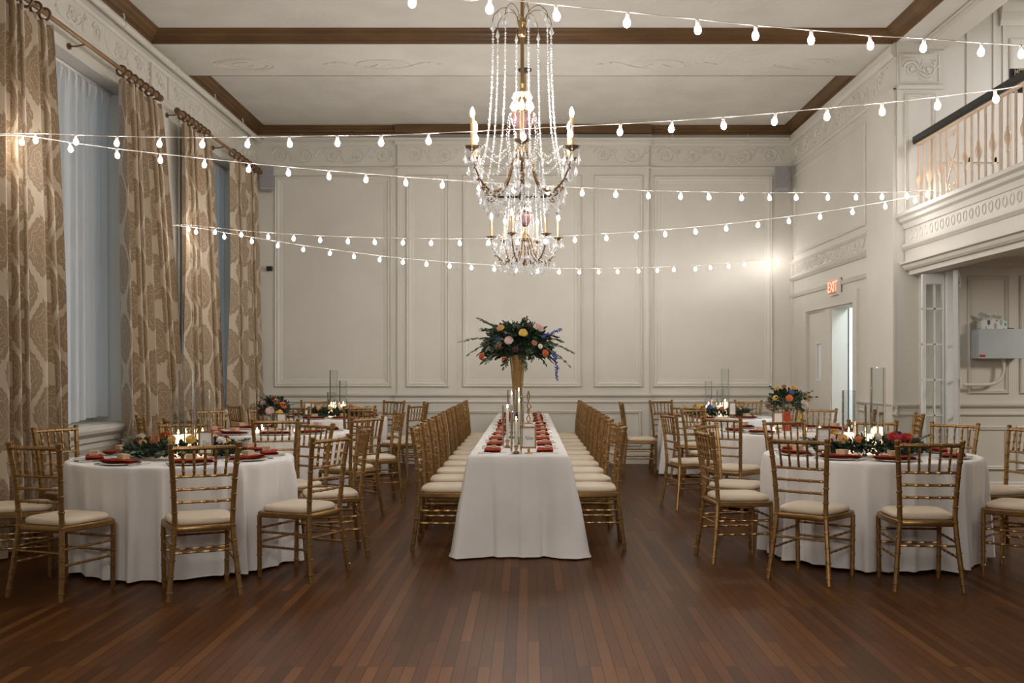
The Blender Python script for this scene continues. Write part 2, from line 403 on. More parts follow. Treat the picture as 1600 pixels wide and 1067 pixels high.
# plaster ornament on the beam soffit
class PLS(PL):
    def p(s, a, z, h): return Vector((a, z, ZS-h))
sof = PLS((0, 0, 0), (1, 0, 0), (0, 0, -1)); b = MB()
for c in (-1.62, 1.45):
    for sg in (-1, 1):
        pts = [sof.p(c+sg*(.06+.62*t), 11.2+.12*math.sin(t*6.5)*(1-t*.5), 0) for t in [k/24 for k in range(25)]]
        b.tube(pts, [.014-.008*k/24 for k in range(25)], 5)
        for k in range(2, 24, 4): b.ball(pts[k], .02, 6)
    pts = [sof.p(c+.3*math.cos(q), 11.2+.16*math.sin(q), 0) for q in [2*PI*k/28 for k in range(29)]]; b.tube(pts, .009, 5)
for c in (-3.2, 3.1):
    for rr in (1, .8, .35):
        pts = [sof.p(c+.34*rr*math.cos(q), 11.2+.2*rr*math.sin(q)*(1+.3*math.cos(q)), 0) for q in [2*PI*k/28 for k in range(29)]]; b.tube(pts, .008, 5)
struct('trim_5', b, M['wall'], 'low plaster scroll ornament under the ceiling beam', True)
# back wall mouldings
def xs(px): return (px-825)/106.57
b = MB()
for (p0, p1, pl) in ((429, 612, BACK), (635, 702, MID), (723, 909, MID), (927, 1004, MID), (1020, 1207, BACK)):
    frame(b, pl, xs(p0), xs(p1), 1.12, 4.215, [(0, -.002), (0, .02), (.014, .034), (.03, .018), (.05, .022), (.075, .008), (.11, .004), (.12, -.002)])
    frame(b, pl, xs(p0)+.02, xs(p1)-.02, .26, .775)
for p in (718, 915): vrail(b, MID, xs(p)-.02, xs(p)+.02, 1.02, 4.33, .015)
for (a0, a1, pl) in ((XL, -1.91, BACK), (-1.95, 1.81, MID), (1.77, XR, BACK)):
    rail(b, pl, a0, a1, CHAIRRAIL); rail(b, pl, a0, a1, BASE)
    rail(b, pl, a0, a1, [(4.315, -.002), (4.315, .02), (4.335, .035), (4.345, .012), (4.36, -.002)])
    rail(b, pl, a0, a1, [(4.655, -.002), (4.655, .015), (4.68, .03), (4.70, .03), (4.72, .06), (4.75, .06), (4.81, .02), (4.81, -.002)])
struct('trim_6', b, M['wall'], 'panel mouldings and chair rail of the far wall')
b = MB()
for k, (p0, p1, pl) in enumerate(((418, 618, BACK), (626, 718, MID), (722, 912, MID), (918, 1010, MID), (1020, 1222, BACK))): scrolls(b, pl, xs(p0), xs(p1), 4.38, 4.64, .4, k)
struct('trim_7', b, M['wall'], 'scroll frieze along the top of the far wall', True)
# left wall mouldings
b = MB()
for (a0, a1) in ((-3.1, W1[0]), (W1[1], W2[0]), (W2[1], YB)):
    rail(b, LEFT, a0, a1, CHAIRRAIL); rail(b, LEFT, a0, a1, BASE)
rail(b, LEFT, -3.1, YB, [(4.325, -.002), (4.325, .014), (4.34, .022), (4.35, .01), (4.36, -.002)])
rail(b, LEFT, -3.1, YB, [(4.60, -.002), (4.60, .015), (4.63, .03), (4.65, .012), (4.81, .012), (4.81, -.002)])
for (y0, y1) in (W1, W2):
    rail(b, LEFT, y0-.08, y1+.08, [(.62, -.002), (.62, .01), (.66, .03), (.70, .03), (.72, .055), (.76, .06), (.80, .11), (.83, .12), (.855, .12), (.86, -.002)])
    frame(b, LEFT, y0, y1, .25, .58); rail(b, LEFT, y0, y1, BASE)
for c in (10.05, 11.36): vrail(b, LEFT, c-.03, c+.03, 1.02, 4.32, .02)
vrail(b, LEFT, 10.45, 10.51, 4.36, 4.6, .03); vrail(b, LEFT, 10.98, 11.02, 4.36, 4.6, .02)
struct('trim_8', b, M['wall'], 'mouldings and sills of the window wall')
b = MB(); scrolls(b, LEFT, 4, 10.42, 4.38, 4.58, .5, 9); scrolls(b, LEFT, 10.55, 10.95, 4.38, 4.58, .4, 3); scrolls(b, LEFT, 11.05, 14.5, 4.38, 4.58, .5, 4)
struct('trim_9', b, M['wall'], 'scroll frieze above the windows', True)
# right wall mouldings
b = MB()
rail(b, RIGHT, 10.416, 11.6, CHAIRRAIL); rail(b, RIGHT, 13.9, YB, CHAIRRAIL); rail(b, RIGHT, 10.44, 11.6, BASE); rail(b, RIGHT, 13.9, YB, BASE)
vrail(b, RIGHT, 10.46, 11.28, 0, 4.33, .03)
frame(b, RIGHT, 10.58, 11.18, 1.12, 4.2)
for f in ((11.38, 14.42, 3.02, 4.2),): frame(b, RIGHT, *f)
vrail(b, RIGHT, 14.48, 14.6, 1.0, 4.33, .02)
rail(b, RIGHT, 11.28, YB, [(2.90, -.002), (2.90, .012), (2.93, .035), (2.955, .035), (2.96, -.002)])
rail(b, RIGHT, 11.28, YB, [(2.66, -.002), (2.66, .02), (2.70, .05), (2.73, .03), (2.75, -.002)])
rail(b, RIGHT, 11.28, YB, [(2.42, -.002), (2.42, .02), (2.46, .035), (2.48, -.002)])
rail(b, RIGHT, 10.46, YB, [(4.315, -.002), (4.315, .02), (4.335, .035), (4.36, -.002)])
rail(b, RIGHT, 10.46, YB, [(4.66, -.002), (4.66, .02), (4.70, .05), (4.78, .05), (4.81, .02), (4.81, -.002)])
# door casing
vrail(b, RIGHT, 13.76, 13.92, 0, 2.17, .03); vrail(b, RIGHT, 11.62, 11.77, 0, 2.17, .03); vrail(b, RIGHT, 12.68, 12.91, 0, 2.15, .02); vrail(b, RIGHT, 11.62, 13.92, 2.17, 2.32, .03)
frame(b, RIGHT, 14.0, 14.4, .25, .82); 
struct('trim_10', b, M['wall'], 'mouldings and door casing of the right wall')
b = MB(); scrolls(b, RIGHT, 10.7, 14.5, 4.38, 4.64, .5, 5); scrolls(b, RIGHT, 11.4, 14.4, 2.77, 2.88, .16, 6)
scrolls(b, PL((0, 10.43, 0), (1, 0, 0), (0, -1, 0)), 3.93, 4.27, 4.40, 4.64, .17, 8)
struct('trim_11', b, M['wall'], 'scroll frieze of the right wall', True)
# mezzanine / lobby wall
b = MB()
vrail(b, MEZ, XR+.005, 4.33, 2.95, 4.81, .03)
P2 = PL((0, 10.43, 0), (1, 0, 0), (0, -1, 0))
frame(b, P2, 3.94, 4.27, 3.0, 4.26); rail(b, P2, XR+.005, 4.34, [(4.31, -.002), (4.31, .02), (4.345, .03), (4.36, -.002)]); frame(b, P2, 3.89, 4.31, 4.37, 4.68, [(0, -.002), (0, .01), (.012, .014), (.02, 0)])
for a in (4.60, 4.88, 4.98): vrail(b, MEZ, a, a+.035, 2.95, 5.2, .02)
frame(b, MEZ, 5.05, 6.0, 3.1, 4.85); frame(b, MEZ, 6.15, 7.4, 3.1, 4.85)
rail(b, MEZ, 4.95, 8.2, [(4.98, -.002), (4.98, .02), (5.03, .05), (5.12, .06), (5.2, .1), (5.22, .1), (5.22, -.002)])
rail(b, MEZ, 4.3, 4.95, [(3.55, -.002), (3.55, .02), (3.60, .02), (3.60, -.002)])
rail(b, MEZ, XR-.044, 8.2, CHAIRRAIL); rail(b, MEZ, XR-.021, 8.2, BASE)
frame(b, MEZ, 4.62, 5.05, 1.12, 2.36); frame(b, MEZ, 5.16, 6.1, 1.12, 2.36); frame(b, MEZ, 4.62, 5.05, .32, .78); frame(b, MEZ, 5.13, 6.1, .32, .78)
rail(b, MEZ, 4.1, 8.2, [(2.45, -.002), (2.45, .03), (2.5, .05), (2.55, .09), (2.55, -.002)])
struct('trim_12', b, M['wall'], 'panel mouldings of the lobby and mezzanine wall')
# balcony slab and fascia
b = MB(); b.box(3.99, 8.2, -3.2, 10.43, 2.55, 2.95); b.box(3.95, 4.2, -3.2, 10.43, 2.43, 2.99)
FAS = PL((3.95, 0, 0), (0, 1, 0), (-1, 0, 0))
rail(b, FAS, -3.2, 10.43, [(2.41, -.06), (2.41, .0), (2.43, .02), (2.46, .03), (2.47, .06), (2.49, .06), (2.5, .01), (2.5, -.002)])
rail(b, FAS, -3.2, 10.43, [(2.62, -.002), (2.62, .01), (2.65, .035), (2.68, .035), (2.69, -.002)])
rail(b, FAS, -3.2, 10.43, [(2.84, -.002), (2.84, .015), (2.89, .03), (2.91, .06), (2.94, .07), (2.96, .1), (2.995, .1), (3.0, -.002)])
y = 2.0
while y < 10.35:
    b.tube([FAS.p(y+.035*math.cos(q), 2.765+.045*math.sin(q), 0) for q in [2*PI*k/14 for k in range(15)]], .008, 5); y += .125
struct('trim_13', b, M['wall'], 'balcony slab with ringed fascia band')
# lobby opening casing
b = MB(); b.box(3.98, 4.15, -3.2, 10.4, 2.36, 2.43)
b.box(4.10, 4.14, 10.40, 10.46, 0, 2.36)
struct('trim_14', b, M['wall'], 'casing around the lobby opening')
# windows behind the sheers
def window(n, y0, y1):
    r = bpy.data.objects.new('window_%d' % n, None); C.objects.link(r); tag(r, 'tall paned window, %s of the two' % ('nearer', 'farther')[n-1], None, None, 'structure')
    b = MB(); x0, x1 = -4.43, -4.36
    b.box(x0, x1, y0, y0+.08, .96, 4.04); b.box(x0, x1, y1-.08, y1, .96, 4.04); b.box(x0, x1, y0, y1, 4.04, 4.12); b.box(x0, x1, y0, y1, .86, .96); b.box(x0+.002, x1+.01, y0+.08, y1-.08, 2.46, 2.54)
    b.build('window_frame', M['white'], r, False)
    b = MB(); k = 5
    for i in range(1, k): yy = y0+(y1-y0)*i/k; b.box(x0+.02, x1-.01, yy-.014, yy+.014, .9, 4.1)
    z = 1.32
    while z < 4.0: b.box(x0+.02, x1-.01, y0, y1, z-.014, z+.014); z += .39
    b.build('muntins', M['white'], r, False)
    MB().box(x0+.03, x0+.036, y0+.02, y1-.02, .9, 4.1).build('pane', M['pane'], r, False)
    b = MB(); b.box(-4.36, -3.93, y0, y1, .80, .862); b.build('window_sill', M['wall'], r, False)
window(1, *W1); window(2, *W2)
# doors on the right wall
r = bpy.data.objects.new('door_1', None); C.objects.link(r); tag(r, 'closed white door leaf with a small vision panel', None, None, 'structure')
b = MB(); b.box(3.885, 3.93, 12.95, 13.74, .01, 1.25); b.box(3.885, 3.93, 12.95, 13.74, 1.72, 2.13); b.box(3.885, 3.93, 12.95, 13.17, 1.25, 1.72); b.box(3.885, 3.93, 13.36, 13.74, 1.25, 1.72)
b.build('door_leaf', M['wall'], r, False)
MB().box(3.90, 3.91, 13.16, 13.37, 1.24, 1.73).build('pane', mat('frosted_lit_pane', (.7, .78, .78), .5), r, False)
bb = MB(); frame(bb, PL((3.885, 0, 0), (0, 1, 0), (-1, 0, 0)), 13.15, 13.38, 1.23, 1.74, [(0, -.002), (0, .012), (.02, .012), (.02, -.002)]); bb.build('vision_panel_bead', M['white'], r, False)
b = MB(); b.ball((3.85, 13.66, 1.0), .025, 10); b.tube([(3.885, 13.66, 1.0), (3.85, 13.66, 1.0)], .01); b.build('door_knob', M['bronze'], r)
r = bpy.data.objects.new('door_2', None); C.objects.link(r); tag(r, 'white door leaf standing open into the bright corridor', None, None, 'structure')
b = MB(); b.box(4.09, 4.85, 11.80, 11.845, .01, 2.13); b.build('door_leaf', M['white'], r, False)
b = MB(); b.box(4.15, 4.40, 11.845, 11.90, 1.98, 2.05); b.tube([(4.2, 11.9, 2.0), (4.45, 12.05, 2.02), (4.7, 11.87, 2.04)], .009); b.build('door_closer', M['silver'], r)
b = MB(); b.tube([(4.15, 11.88, 1.0), (4.75, 11.88, 1.0)], .013); b.build('push_bar', M['black'], r)
b = MB(); b.box(XW, 4.455, 13.9, 13.94, 0, 3.2); b.box(4.485, 5.7, 13.9, 13.94, 0, 3.2)
for x0, x1 in ((4.22, 4.27), (4.33, 4.38), (4.56, 4.62), (4.72, 4.8)): b.box(x0, x1, 13.87, 13.9, 0, 2.2)
struct('wall_corridor_end', b, M['white'])
tag(MB().box(4.40, 4.55, 14.1, 14.2, .02, 1.75).build('red_backing_box', M['red'], None, False), 'dark red backing box behind the slit, glimpsed through the open side door', 'cabinet')  # unlit box added behind the wall slit so the gap reads dark red
# french door folded back at the lobby opening
r = bpy.data.objects.new('door_3', None); C.objects.link(r); tag(r, 'white glazed french door folded open at the lobby', None, None, 'structure')
b = MB(); x0, x1, yy = 3.995, 4.215, 10.08
b.box(x0, x0+.035, yy, yy+.045, .30, 2.24); b.box(x1-.02, x1, yy, yy+.045, .30, 2.24); b.box(x0, x1, yy, yy+.045, 2.24, 2.34); b.box(x0, x1, yy, yy+.045, .01, .30)
b.build('door_frame', M['white'], r, False)
b = MB(); b.box(4.112, 4.128, yy+.008, yy+.037, .3, 2.25)
for k in range(1, 6): z = .32+k*.36-.1+.0; b.box(x0, x1, yy+.008, yy+.037, 1.99-.36*(k-1)-.009-.0, 1.99-.36*(k-1)+.009)
b.build('muntins', M['white'], r, False)
MB().box(x0+.03, x1-.02, yy+.018, yy+.026, .3, 2.26).build('pane', M['pane'], r, False)
b = MB(); b.box(4.222, 4.335, 10.03, 10.17, .0, 2.36); b.build('door_post', M['white'], r, False)
b = MB(); b.box(-.022, .022, -.55, -.47, .3, 2.24); b.box(-.022, .022, -.06, 0, .3, 2.24); b.box(-.022, .022, -.55, 0, .01, .3); b.box(-.022, .022, -.55, 0, 2.24, 2.34)
for k in range(5): b.box(-.013, .013, -.47, -.06, 1.99-.36*k-.009, 1.99-.36*k+.009)
fl = b.build('folded_leaf', M['white'], r, False); fl.location = (4.385, 10.16, 0); fl.rotation_euler = (0, 0, -math.radians(25.5))
MB().box(-.004, .004, -.47, -.06, .3, 2.24).build('pane', M['pane'], fl, False)
for z in (2.25, 1.25, .3):
    b = MB(); b.tube([(4.35, 10.02, z-.05), (4.35, 10.02, z+.05)], .011); b.box(4.335, 4.362, 10.025, 10.04, z-.045, z+.045); b.build('hinge', M['white'], r)
# pipes under the crown
b = MB(); b.tube([(-3.90, y, 4.70) for y in (-3, 4, 9, 14.5)], .034, 10)
for y in (6.2, 8.0, 9.6, 11.0, 12.4, 13.6): b.tube([(-3.90, y, 4.70), (-3.89, y, 4.77), (-3.90, y, 4.805)], .008, 6); b.tube([(-3.90, y-.02, 4.70), (-3.90, y+.02, 4.70)], .042, 10)
tag(b.build('sprinkler_pipe', M['wall']), 'cream pipe running under the crown along the window wall', 'pipe')
b = MB(); b.tube([(-3.84, 14.48, 4.735), (3.8, 14.48, 4.735)], .022, 10)
for x in (-3.3, -2.1, -.7, .7, 2.1, 3.2): b.tube([(x-.02, 14.48, 4.735), (x+.02, 14.48, 4.735)], .03, 10); b.tube([(x, 14.48, 4.735), (x, 14.49, 4.80)], .007, 6)
tag(b.build('sprinkler_pipe', M['wall']), 'cream pipe running along the top of the far wall', 'pipe')
# exit sign
r = thing('exit_sign', 'lit orange and white exit sign above the side door', 'exit sign', (XR-.035, 12.42, 2.40))
MB().box(-.03, .033, -.16, .16, -.1, .1).build('housing', M['white'], r, False)
MB().box(-.034, -.0302, -.145, .145, -.086, .086).build('face', M['exitw'], r, False)
e = link('lettering', text_mesh('EXIT', .19, .0015, M['exit']), r); e.matrix_local = Matrix.Translation((-.036, 0, 0)) @ Matrix(((0, 0, -1, 0), (-1, 0, 0, 0), (0, 1, 0, 0), (0, 0, 0, 1)))
MB().box(.026, .034, -.17, .17, -.11, .11).build('back_plate', M['black'], r, False)
# speakers, camera, vent
def speaker(x, label, rz):
    r = thing('wall_speaker', label, 'speaker', (x, 14.40, 4.12), rz)
    MB().slab([(-.1, -.1), (.1, -.1), (.075, .07), (-.075, .07)], [(.01, -.17), (0, -.16), (0, .16), (.01, .17)]).build('cabinet', M['greybox'], r, True, 30)
    MB().box(-.088, .088, -.107, -.098, -.155, .155).build('grille', noisy('grey_grille', (.24, .22, .235), (.3, .28, .295), 90, .8), r, False)
    MB().tube([(0, .06, 0), (0, .12, .0), (0, .17, .03)], .018).build('bracket', M['black'], r)
    r.rotation_euler = (math.radians(-10), 0, rz)
speaker(-3.79, 'grey wall speaker in the far left corner', .35); speaker(3.68, 'grey wall speaker in the far right corner', -.35)
r = thing('security_camera', 'small black camera on the far wall beside the left curtain', 'camera', (-3.77, 14.54, 2.85))
MB().tube([(0, .06, 0), (0, .0, 0)], .018).build('mount', M['black'], r); MB().box(-.035, .04, -.05, .01, -.035, .03).build('housing', M['black'], r, False)
r = thing('air_vent', 'long dark slot air vent high on the far wall', 'air vent', (-.11, 14.535, 3.99))
b = MB(); frame(b, PL((0, .015, 0), (1, 0, 0), (0, -1, 0)), -.42, .42, -.16, .16, [(0, 0), (0, .014), (.03, .014), (.03, 0)]); b.build('frame', M['wall'], r, False)
MB().box(-.37, .37, .002, .014, -.11, -.075).build('slot', M['black'], r, False); MB().box(-.38, .38, -.004, .013, -.075, .12).build('cover', M['wall'], r, False)
# lobby heater box with tissue box
r = thing('wall_heater', 'pale blue grey enamel box mounted on the lobby wall', 'box', (4.88, 10.33, 1.64))
MB().slab([(-.235, -.07), (.235, -.07), (.235, .128), (-.235, .128)], [(.004, -.152), (0, -.148), (0, .148), (.004, .152)]).build('casing', M['bluegrey'], r, False)
MB().box(-.225, -.17, -.076, -.069, -.135, -.112).build('badge', M['red'], r, False)
MB().box(.10, .15, -.02, .02, .15, .165).build('knob', M['black'], r, False)
b = MB(); b.tube(cr([(.06, .02, -.15), (.065, .03, -.28), (.02, .03, -.38), (-.08, .03, -.42), (-.2, .03, -.425), (-.35, .03, -.425)], 5), .018, 8)
b.build('conduit', M['wall'], r)
def tissue_mat():
    m = mat('leaf_print_card', (.7, .7, .7), .6); v = coords(m, scale=(1, 1, .5)); vo = nd(m, 'ShaderNodeTexVoronoi'); vo.inputs['Scale'].default_value = 26; lk(m, v, vo.inputs['Vector'])
    sp = nd(m, 'ShaderNodeSeparateColor'); lk(m, vo.outputs['Color'], sp.inputs[0])
    c = ramp(m, sp.outputs[0], [(0, (.03, .25, .32)), (.25, (.10, .45, .55)), (.45, (.65, .35, .12)), (.6, (.08, .10, .12)), (.8, (.25, .5, .5))])
    m_ = nd(m, 'ShaderNodeMix', data_type='RGBA'); lk(m, mathn(m, 'LESS_THAN', vo.outputs[0], .42), m_.inputs['Factor']); m_.inputs[6].default_value = (.72, .72, .68, 1); lk(m, c, m_.inputs[7]); lk(m, m_.outputs[2], bsdf(m).inputs['Base Color']); return m
r = thing('tissue_box', 'leaf patterned tissue box standing on the lobby wall box', 'tissue box', (4.82, 10.36, 1.795))
MB().box(-.13, .13, -.06, .06, 0, .09).build('carton', tissue_mat(), r, False)
b = MB(); b.grid(lambda u, v: (-.11+.17*u+.03*math.sin(v*5), -.03+.03*math.sin(u*9+v*3)+.02*v, .088+v*(.07+.025*math.sin(u*7))), 12, 6); b.build('tissue', M['white'], r)
# balcony railing
r = thing('balcony_railing', 'cream iron balcony railing with black handrail and scroll panel', 'railing', (4.05, 0, 3.0))
b = MB(); b.box(-.035, .035, 2.0, 10.40, .74, .80); b.box(-.028, .028, 2.0, 10.4, .725, .74); b.build('handrail', M['black'], r, False)
MB().box(-.018, .018, 2.0, 10.35, .70, .722).build('top_rail', M['cream_iron'], r, False)
MB().box(-.018, .018, 2.0, 10.35, .03, .045).build('bottom_rail', M['cream_iron'], r, False)
y = 10.32; k = 0
while y > 2.1:
    if not 9.36 < y < 9.66:
        b = MB()
        if k % 2: b.tube([(0, y, z) for z in (0, .72)], .0135, 6)
        else:
            b.tube([(0, y, 0), (0, y, .20), (0, y, .215), (0, y, .23), (0, y, .27), (0, y, .30), (0, y, .34), (0, y, .37), (0, y, .40), (0, y, .415), (0, y, .43), (0, y, .72)], [.012, .012, .019, .013, .015, .027, .034, .027, .015, .019, .012, .012], 8)
        b.build('baluster', M['cream_iron'], r)
    y -= .137; k += 1
b = MB()
for yy in (9.38, 9.64): b.tube([(0, yy, 0), (0, yy, .72)], .011, 6)
for sg in (-1, 1):
    b.tube(cr([(0, 9.51+sg*.12, .04), (0, 9.51+sg*.10, .18), (0, 9.51, .34), (0, 9.51-sg*.10, .5), (0, 9.51-sg*.12, .7)], 6), .008, 6)
    for zc in (.12, .34, .62):
        b.tube([(0, 9.51+sg*(.045+.04*(1-t)*math.cos(t*9)), zc+.04*(1-t)*math.sin(t*9)) for t in [q/16 for q in range(17)]], .007, 6)
b.build('scroll_panel', M['cream_iron'], r)
r = thing('mezzanine_sign', 'black sign with gold mezzanine lettering behind the balcony rail', 'sign', (4.55, 8.62, 2.95))
MB().box(-.38, .42, -.012, .012, .82, 1.025).build('board', M['black'], r, False)
MB().tube([(0, 0, 0), (0, 0, .86)], .02).build('post', M['black'], r)
MB().slab([(.15*math.cos(q), .15*math.sin(q)) for q in [2*PI*k/20 for k in range(20)]], [(0, 0.001), (.01, .03)]).build('base', M['black'], r)
e = link('lettering', text_mesh('MEZZANINE', .085, .001, mat('gold_lettering', (.6, .48, .25), .4)), r); e.location = (-.225, -.0145, .985); e.rotation_euler = (PI/2, 0, 0)
e.scale = (.52, 1.0, 1)
r = thing('balcony_dark_box', 'low black box in place of dark chairs on the balcony behind the railing end', 'case', (4.2, 10.1, 2.996))  # plain box put in for dark chairs on the balcony
MB().slab([(-.06, -.15), (.12, -.15), (.12, .25), (-.06, .25)], [(.004, 0), (0, .01), (0, .09), (.004, .1)]).build('body', M['black'], r, False); MB().tube([(.03, -.02, .1), (.03, -.02, .12), (.03, .12, .12), (.03, .12, .1)], .006, 6).build('handle', M['silver'], r)
# dress curtains, rods and sheers
def curtain(yt0, yt1, yb0, yb1, folds, label, seed):
    R = random.Random(seed); ph = [R.uniform(-.5, .5) for _ in range(folds+2)]
    r = thing('damask_curtain', label, 'curtain', (-3.83, 0, 0), 0, 'damask curtains')
    nu, nv = folds*14, 40
    def fn(u, v):
        z = .02+4.10*v; e = (1-v)**.8
        y = yt0+(yt1-yt0)*u+((yb0-yt0)*(1-u)+(yb1-yt1)*u)*e
        q = u*folds; i = int(q); w = q+.18*math.sin(2*PI*q/3+seed)+.12*math.sin(5*v+seed+u*9)*(1-v)
        A = (.05+.045*e)*(1+.25*ph[min(i, folds)])
        x = A*math.sin(2*PI*w)+.012*math.sin(4*PI*w+1)
        y += .35*(yb1-yb0)/folds*math.cos(2*PI*w)*.45
        return (x, y, z)
    mb = MB().grid(fn, nu, nv); me = mb.mesh('drape', M['damask'], True, 180)
    uv = me.uv_layers.new(name='UVMap'); tw = (yb1-yb0)*2.0
    for p in me.polygons:
        for li in p.loop_indices:
            vi = me.loops[li].vertex_index; i = vi % (nu+1); j = vi//(nu+1); uv.data[li].uv = (i/nu*tw+seed*.17, j/nv*4.1)
    link('drape', me, r)
    for k in range(7):
        yy = yt0+.03+(yt1-yt0-.06)*k/6
        MB().tube([(.045*math.cos(q), yy+R.uniform(-.004, .004), 4.188+.046*math.sin(q)) for q in [2*PI*s/12 for s in range(13)]], .012, 6).build('ring', M['ring'], r)
curtain(7.0, 7.92, 6.85, 8.22, 6, 'damask curtain at far left edge of the picture, nearest of four', 1)
curtain(9.35, 10.26, 9.42, 11.0, 6, 'damask curtain on the far side of the nearer window', 2)
curtain(11.0, 11.9, 11.12, 12.42, 5, 'damask curtain on the near side of the farther window', 3)
curtain(12.9, 14.1, 12.95, 14.42, 6, 'damask curtain beside the far wall corner', 4)
for (y0, y1, w) in ((6.9, 10.33, 'nearer'), (10.92, 14.2, 'farther')):
    r = thing('curtain_rod', 'brown wooden curtain rod above the %s window' % w, 'curtain rod', (-3.83, 0, 4.2))
    MB().tube([(0, y0, 0), (0, y1, 0)], .02, 10).build('pole', M['rod'], r)
    for yy, s in ((y0, -1), (y1, 1)): MB().tube([(0, yy, 0), (0, yy+s*.01, 0), (0, yy+s*.02, 0), (0, yy+s*.05, 0), (0, yy+s*.055, 0)], [.02, .034, .034, .036, .02], 10).build('finial', M['ring'], r)
    for yy in (y0+.03, (y0+y1)/2, y1-.03):
        b = MB(); b.tube([(0, yy, -.012), (-.07, yy, -.03), (-.14, yy, -.03)], .008, 6); b.tube([(-.13, yy, -.03), (-.148, yy, -.03)], .028, 10); b.build('bracket', M['bronze'], r)
def sheer_c(y0, y1, label, seed):
    r = thing('sheer_curtain', label, 'sheer curtain', (-4.16, 0, 0), 0, 'sheer curtains')
    def fn(u, v):
        z = .90+3.19*v; n = 30 if v > .94 else 30
        w = u*11+.25*math.sin(u*17+seed); A = .035*(1-v*.6)
        return (A*math.sin(2*PI*w)+(.012*math.sin(2*PI*u*32) if v > .9 else .006*math.sin(2*PI*u*32)), y0+(y1-y0)*u, z+.02*math.sin(u*9)*(1-v))
    MB().grid(fn, 260, 30).build('voile', M['sheer'], r, True, 180)
    MB().box(-.02, .02, y0-.05, y1+.02, 4.09, 4.115).build('track', M['white'], r, False)
    for k in range(16):
        u = (k+.5)/16; yy = y0+(y1-y0)*u
        MB().tube([(0.01, yy, 4.09), (.022, yy, 4.05), (.012, yy, 3.95)], [.006, .014, .003], 6).build('pleat', M['cloth'], r)
sheer_c(7.62, 9.9, 'white sheer curtain in the nearer window recess', 1)
sheer_c(11.5, 13.65, 'white sheer curtain in the farther window recess', 2)

# ================================================================== string lights
STR = (
 ((-2.6, 3.55, 3.2), [(-.5,4.3,2.954),(-.17,4.41,2.982),(.13,4.52,2.97),(.46,4.63,2.972),(.81,4.75,3.002),(1.11,4.86,2.994),(1.41,4.96,3.003),(1.75,5.09,3.027),(2.06,5.19,3.038),(2.42,5.32,3.082),(2.68,5.41,3.073),(3.04,5.53,3.098)], (3.97, 5.9, 3.25), 'string of globe bulbs crossing nearest and highest at the upper right'),
 ((-3.68, 6.88, 3.0), [(-3.59,7.26,3.041),(-3.25,7.16,3.009),(-2.92,7.07,2.973),(-2.58,6.97,2.947),(-2.25,6.88,2.921),(-1.91,6.78,2.899),(-1.6,6.69,2.892),(-1.26,6.59,2.865),(-.96,6.51,2.85),(-.64,6.41,2.837),(-.33,6.32,2.829),(-.03,6.24,2.829),(.26,6.15,2.829),(.56,6.07,2.817),(.86,5.98,2.808),(1.16,5.9,2.81),(1.44,5.82,2.824),(1.72,5.73,2.822),(2.01,5.65,2.83),(2.29,5.57,2.841),(2.58,5.49,2.858),(2.87,5.4,2.881),(3.2,5.31,2.91),(3.55,5.2,2.95)], (3.90, 5.1, 3.02), 'globe bulb string crossing before the chandelier candles, rising to the right edge'),
 ((-3.745, 6.86, 2.98), [(-3.69,7.26,3.027),(-3.38,7.36,2.993),(-3.08,7.47,2.973),(-2.79,7.56,2.955),(-2.49,7.66,2.951),(-2.18,7.77,2.927),(-1.89,7.86,2.916),(-1.59,7.96,2.915),(-1.31,8.05,2.902),(-1.0,8.16,2.895),(-.71,8.25,2.898),(-.41,8.35,2.894),(-.12,8.45,2.89),(.17,8.54,2.897),(.47,8.64,2.898),(.77,8.74,2.904),(1.07,8.85,2.911),(1.37,8.94,2.922),(1.64,9.03,2.931),(1.96,9.14,2.944),(2.24,9.23,2.954),(2.51,9.32,2.982),(2.84,9.43,2.995),(3.14,9.53,3.024),(3.42,9.62,3.034),(3.7,9.72,3.05),(3.93,9.8,3.089)], (4.03, 9.82, 3.14), 'globe bulb string from the left edge, level across to the balcony foot'),
 ((-3.93, 10.76, 2.95), [(-3.66,10.73,2.881),(-3.36,10.69,2.841),(-3.07,10.66,2.808),(-2.77,10.62,2.782),(-2.49,10.58,2.757),(-2.2,10.54,2.739),(-1.9,10.51,2.72),(-1.61,10.47,2.709),(-1.31,10.43,2.697),(-1.01,10.39,2.685),(-.71,10.35,2.681),(-.41,10.31,2.682),(-.11,10.27,2.677),(.18,10.24,2.686),(.48,10.2,2.694),(.8,10.16,2.708),(1.1,10.12,2.729),(1.39,10.08,2.737),(1.69,10.04,2.751),(1.99,10.0,2.784),(2.3,9.96,2.817),(2.6,9.92,2.843),(2.9,9.89,2.882),(3.21,9.85,2.92),(3.52,9.81,2.977),(3.8,9.77,3.028)], (4.03, 9.72, 3.10), 'string of globe bulbs sagging from between the windows up to the balcony foot'),
 ((-3.93, 10.84, 2.95), [(-3.64,10.92,2.879),(-3.37,11.05,2.84),(-3.1,11.18,2.807),(-2.84,11.3,2.779),(-2.58,11.43,2.744),(-2.3,11.56,2.722),(-2.04,11.68,2.691),(-1.76,11.82,2.676),(-1.5,11.94,2.652),(-1.23,12.07,2.642),(-.96,12.2,2.64),(-.7,12.32,2.629),(-.42,12.45,2.626),(-.15,12.58,2.623),(.12,12.71,2.62),(.4,12.84,2.624),(.67,12.97,2.637),(.93,13.09,2.649),(1.19,13.21,2.669),(1.48,13.35,2.691),(1.75,13.48,2.713),(1.99,13.59,2.724),(2.31,13.74,2.765),(2.54,13.85,2.777),(2.82,13.99,2.826),(3.07,14.11,2.857),(3.35,14.24,2.898),(3.61,14.36,2.939)], (3.83, 14.5, 3.0), 'lowest and farthest string of globe bulbs, ending in the far right corner'))
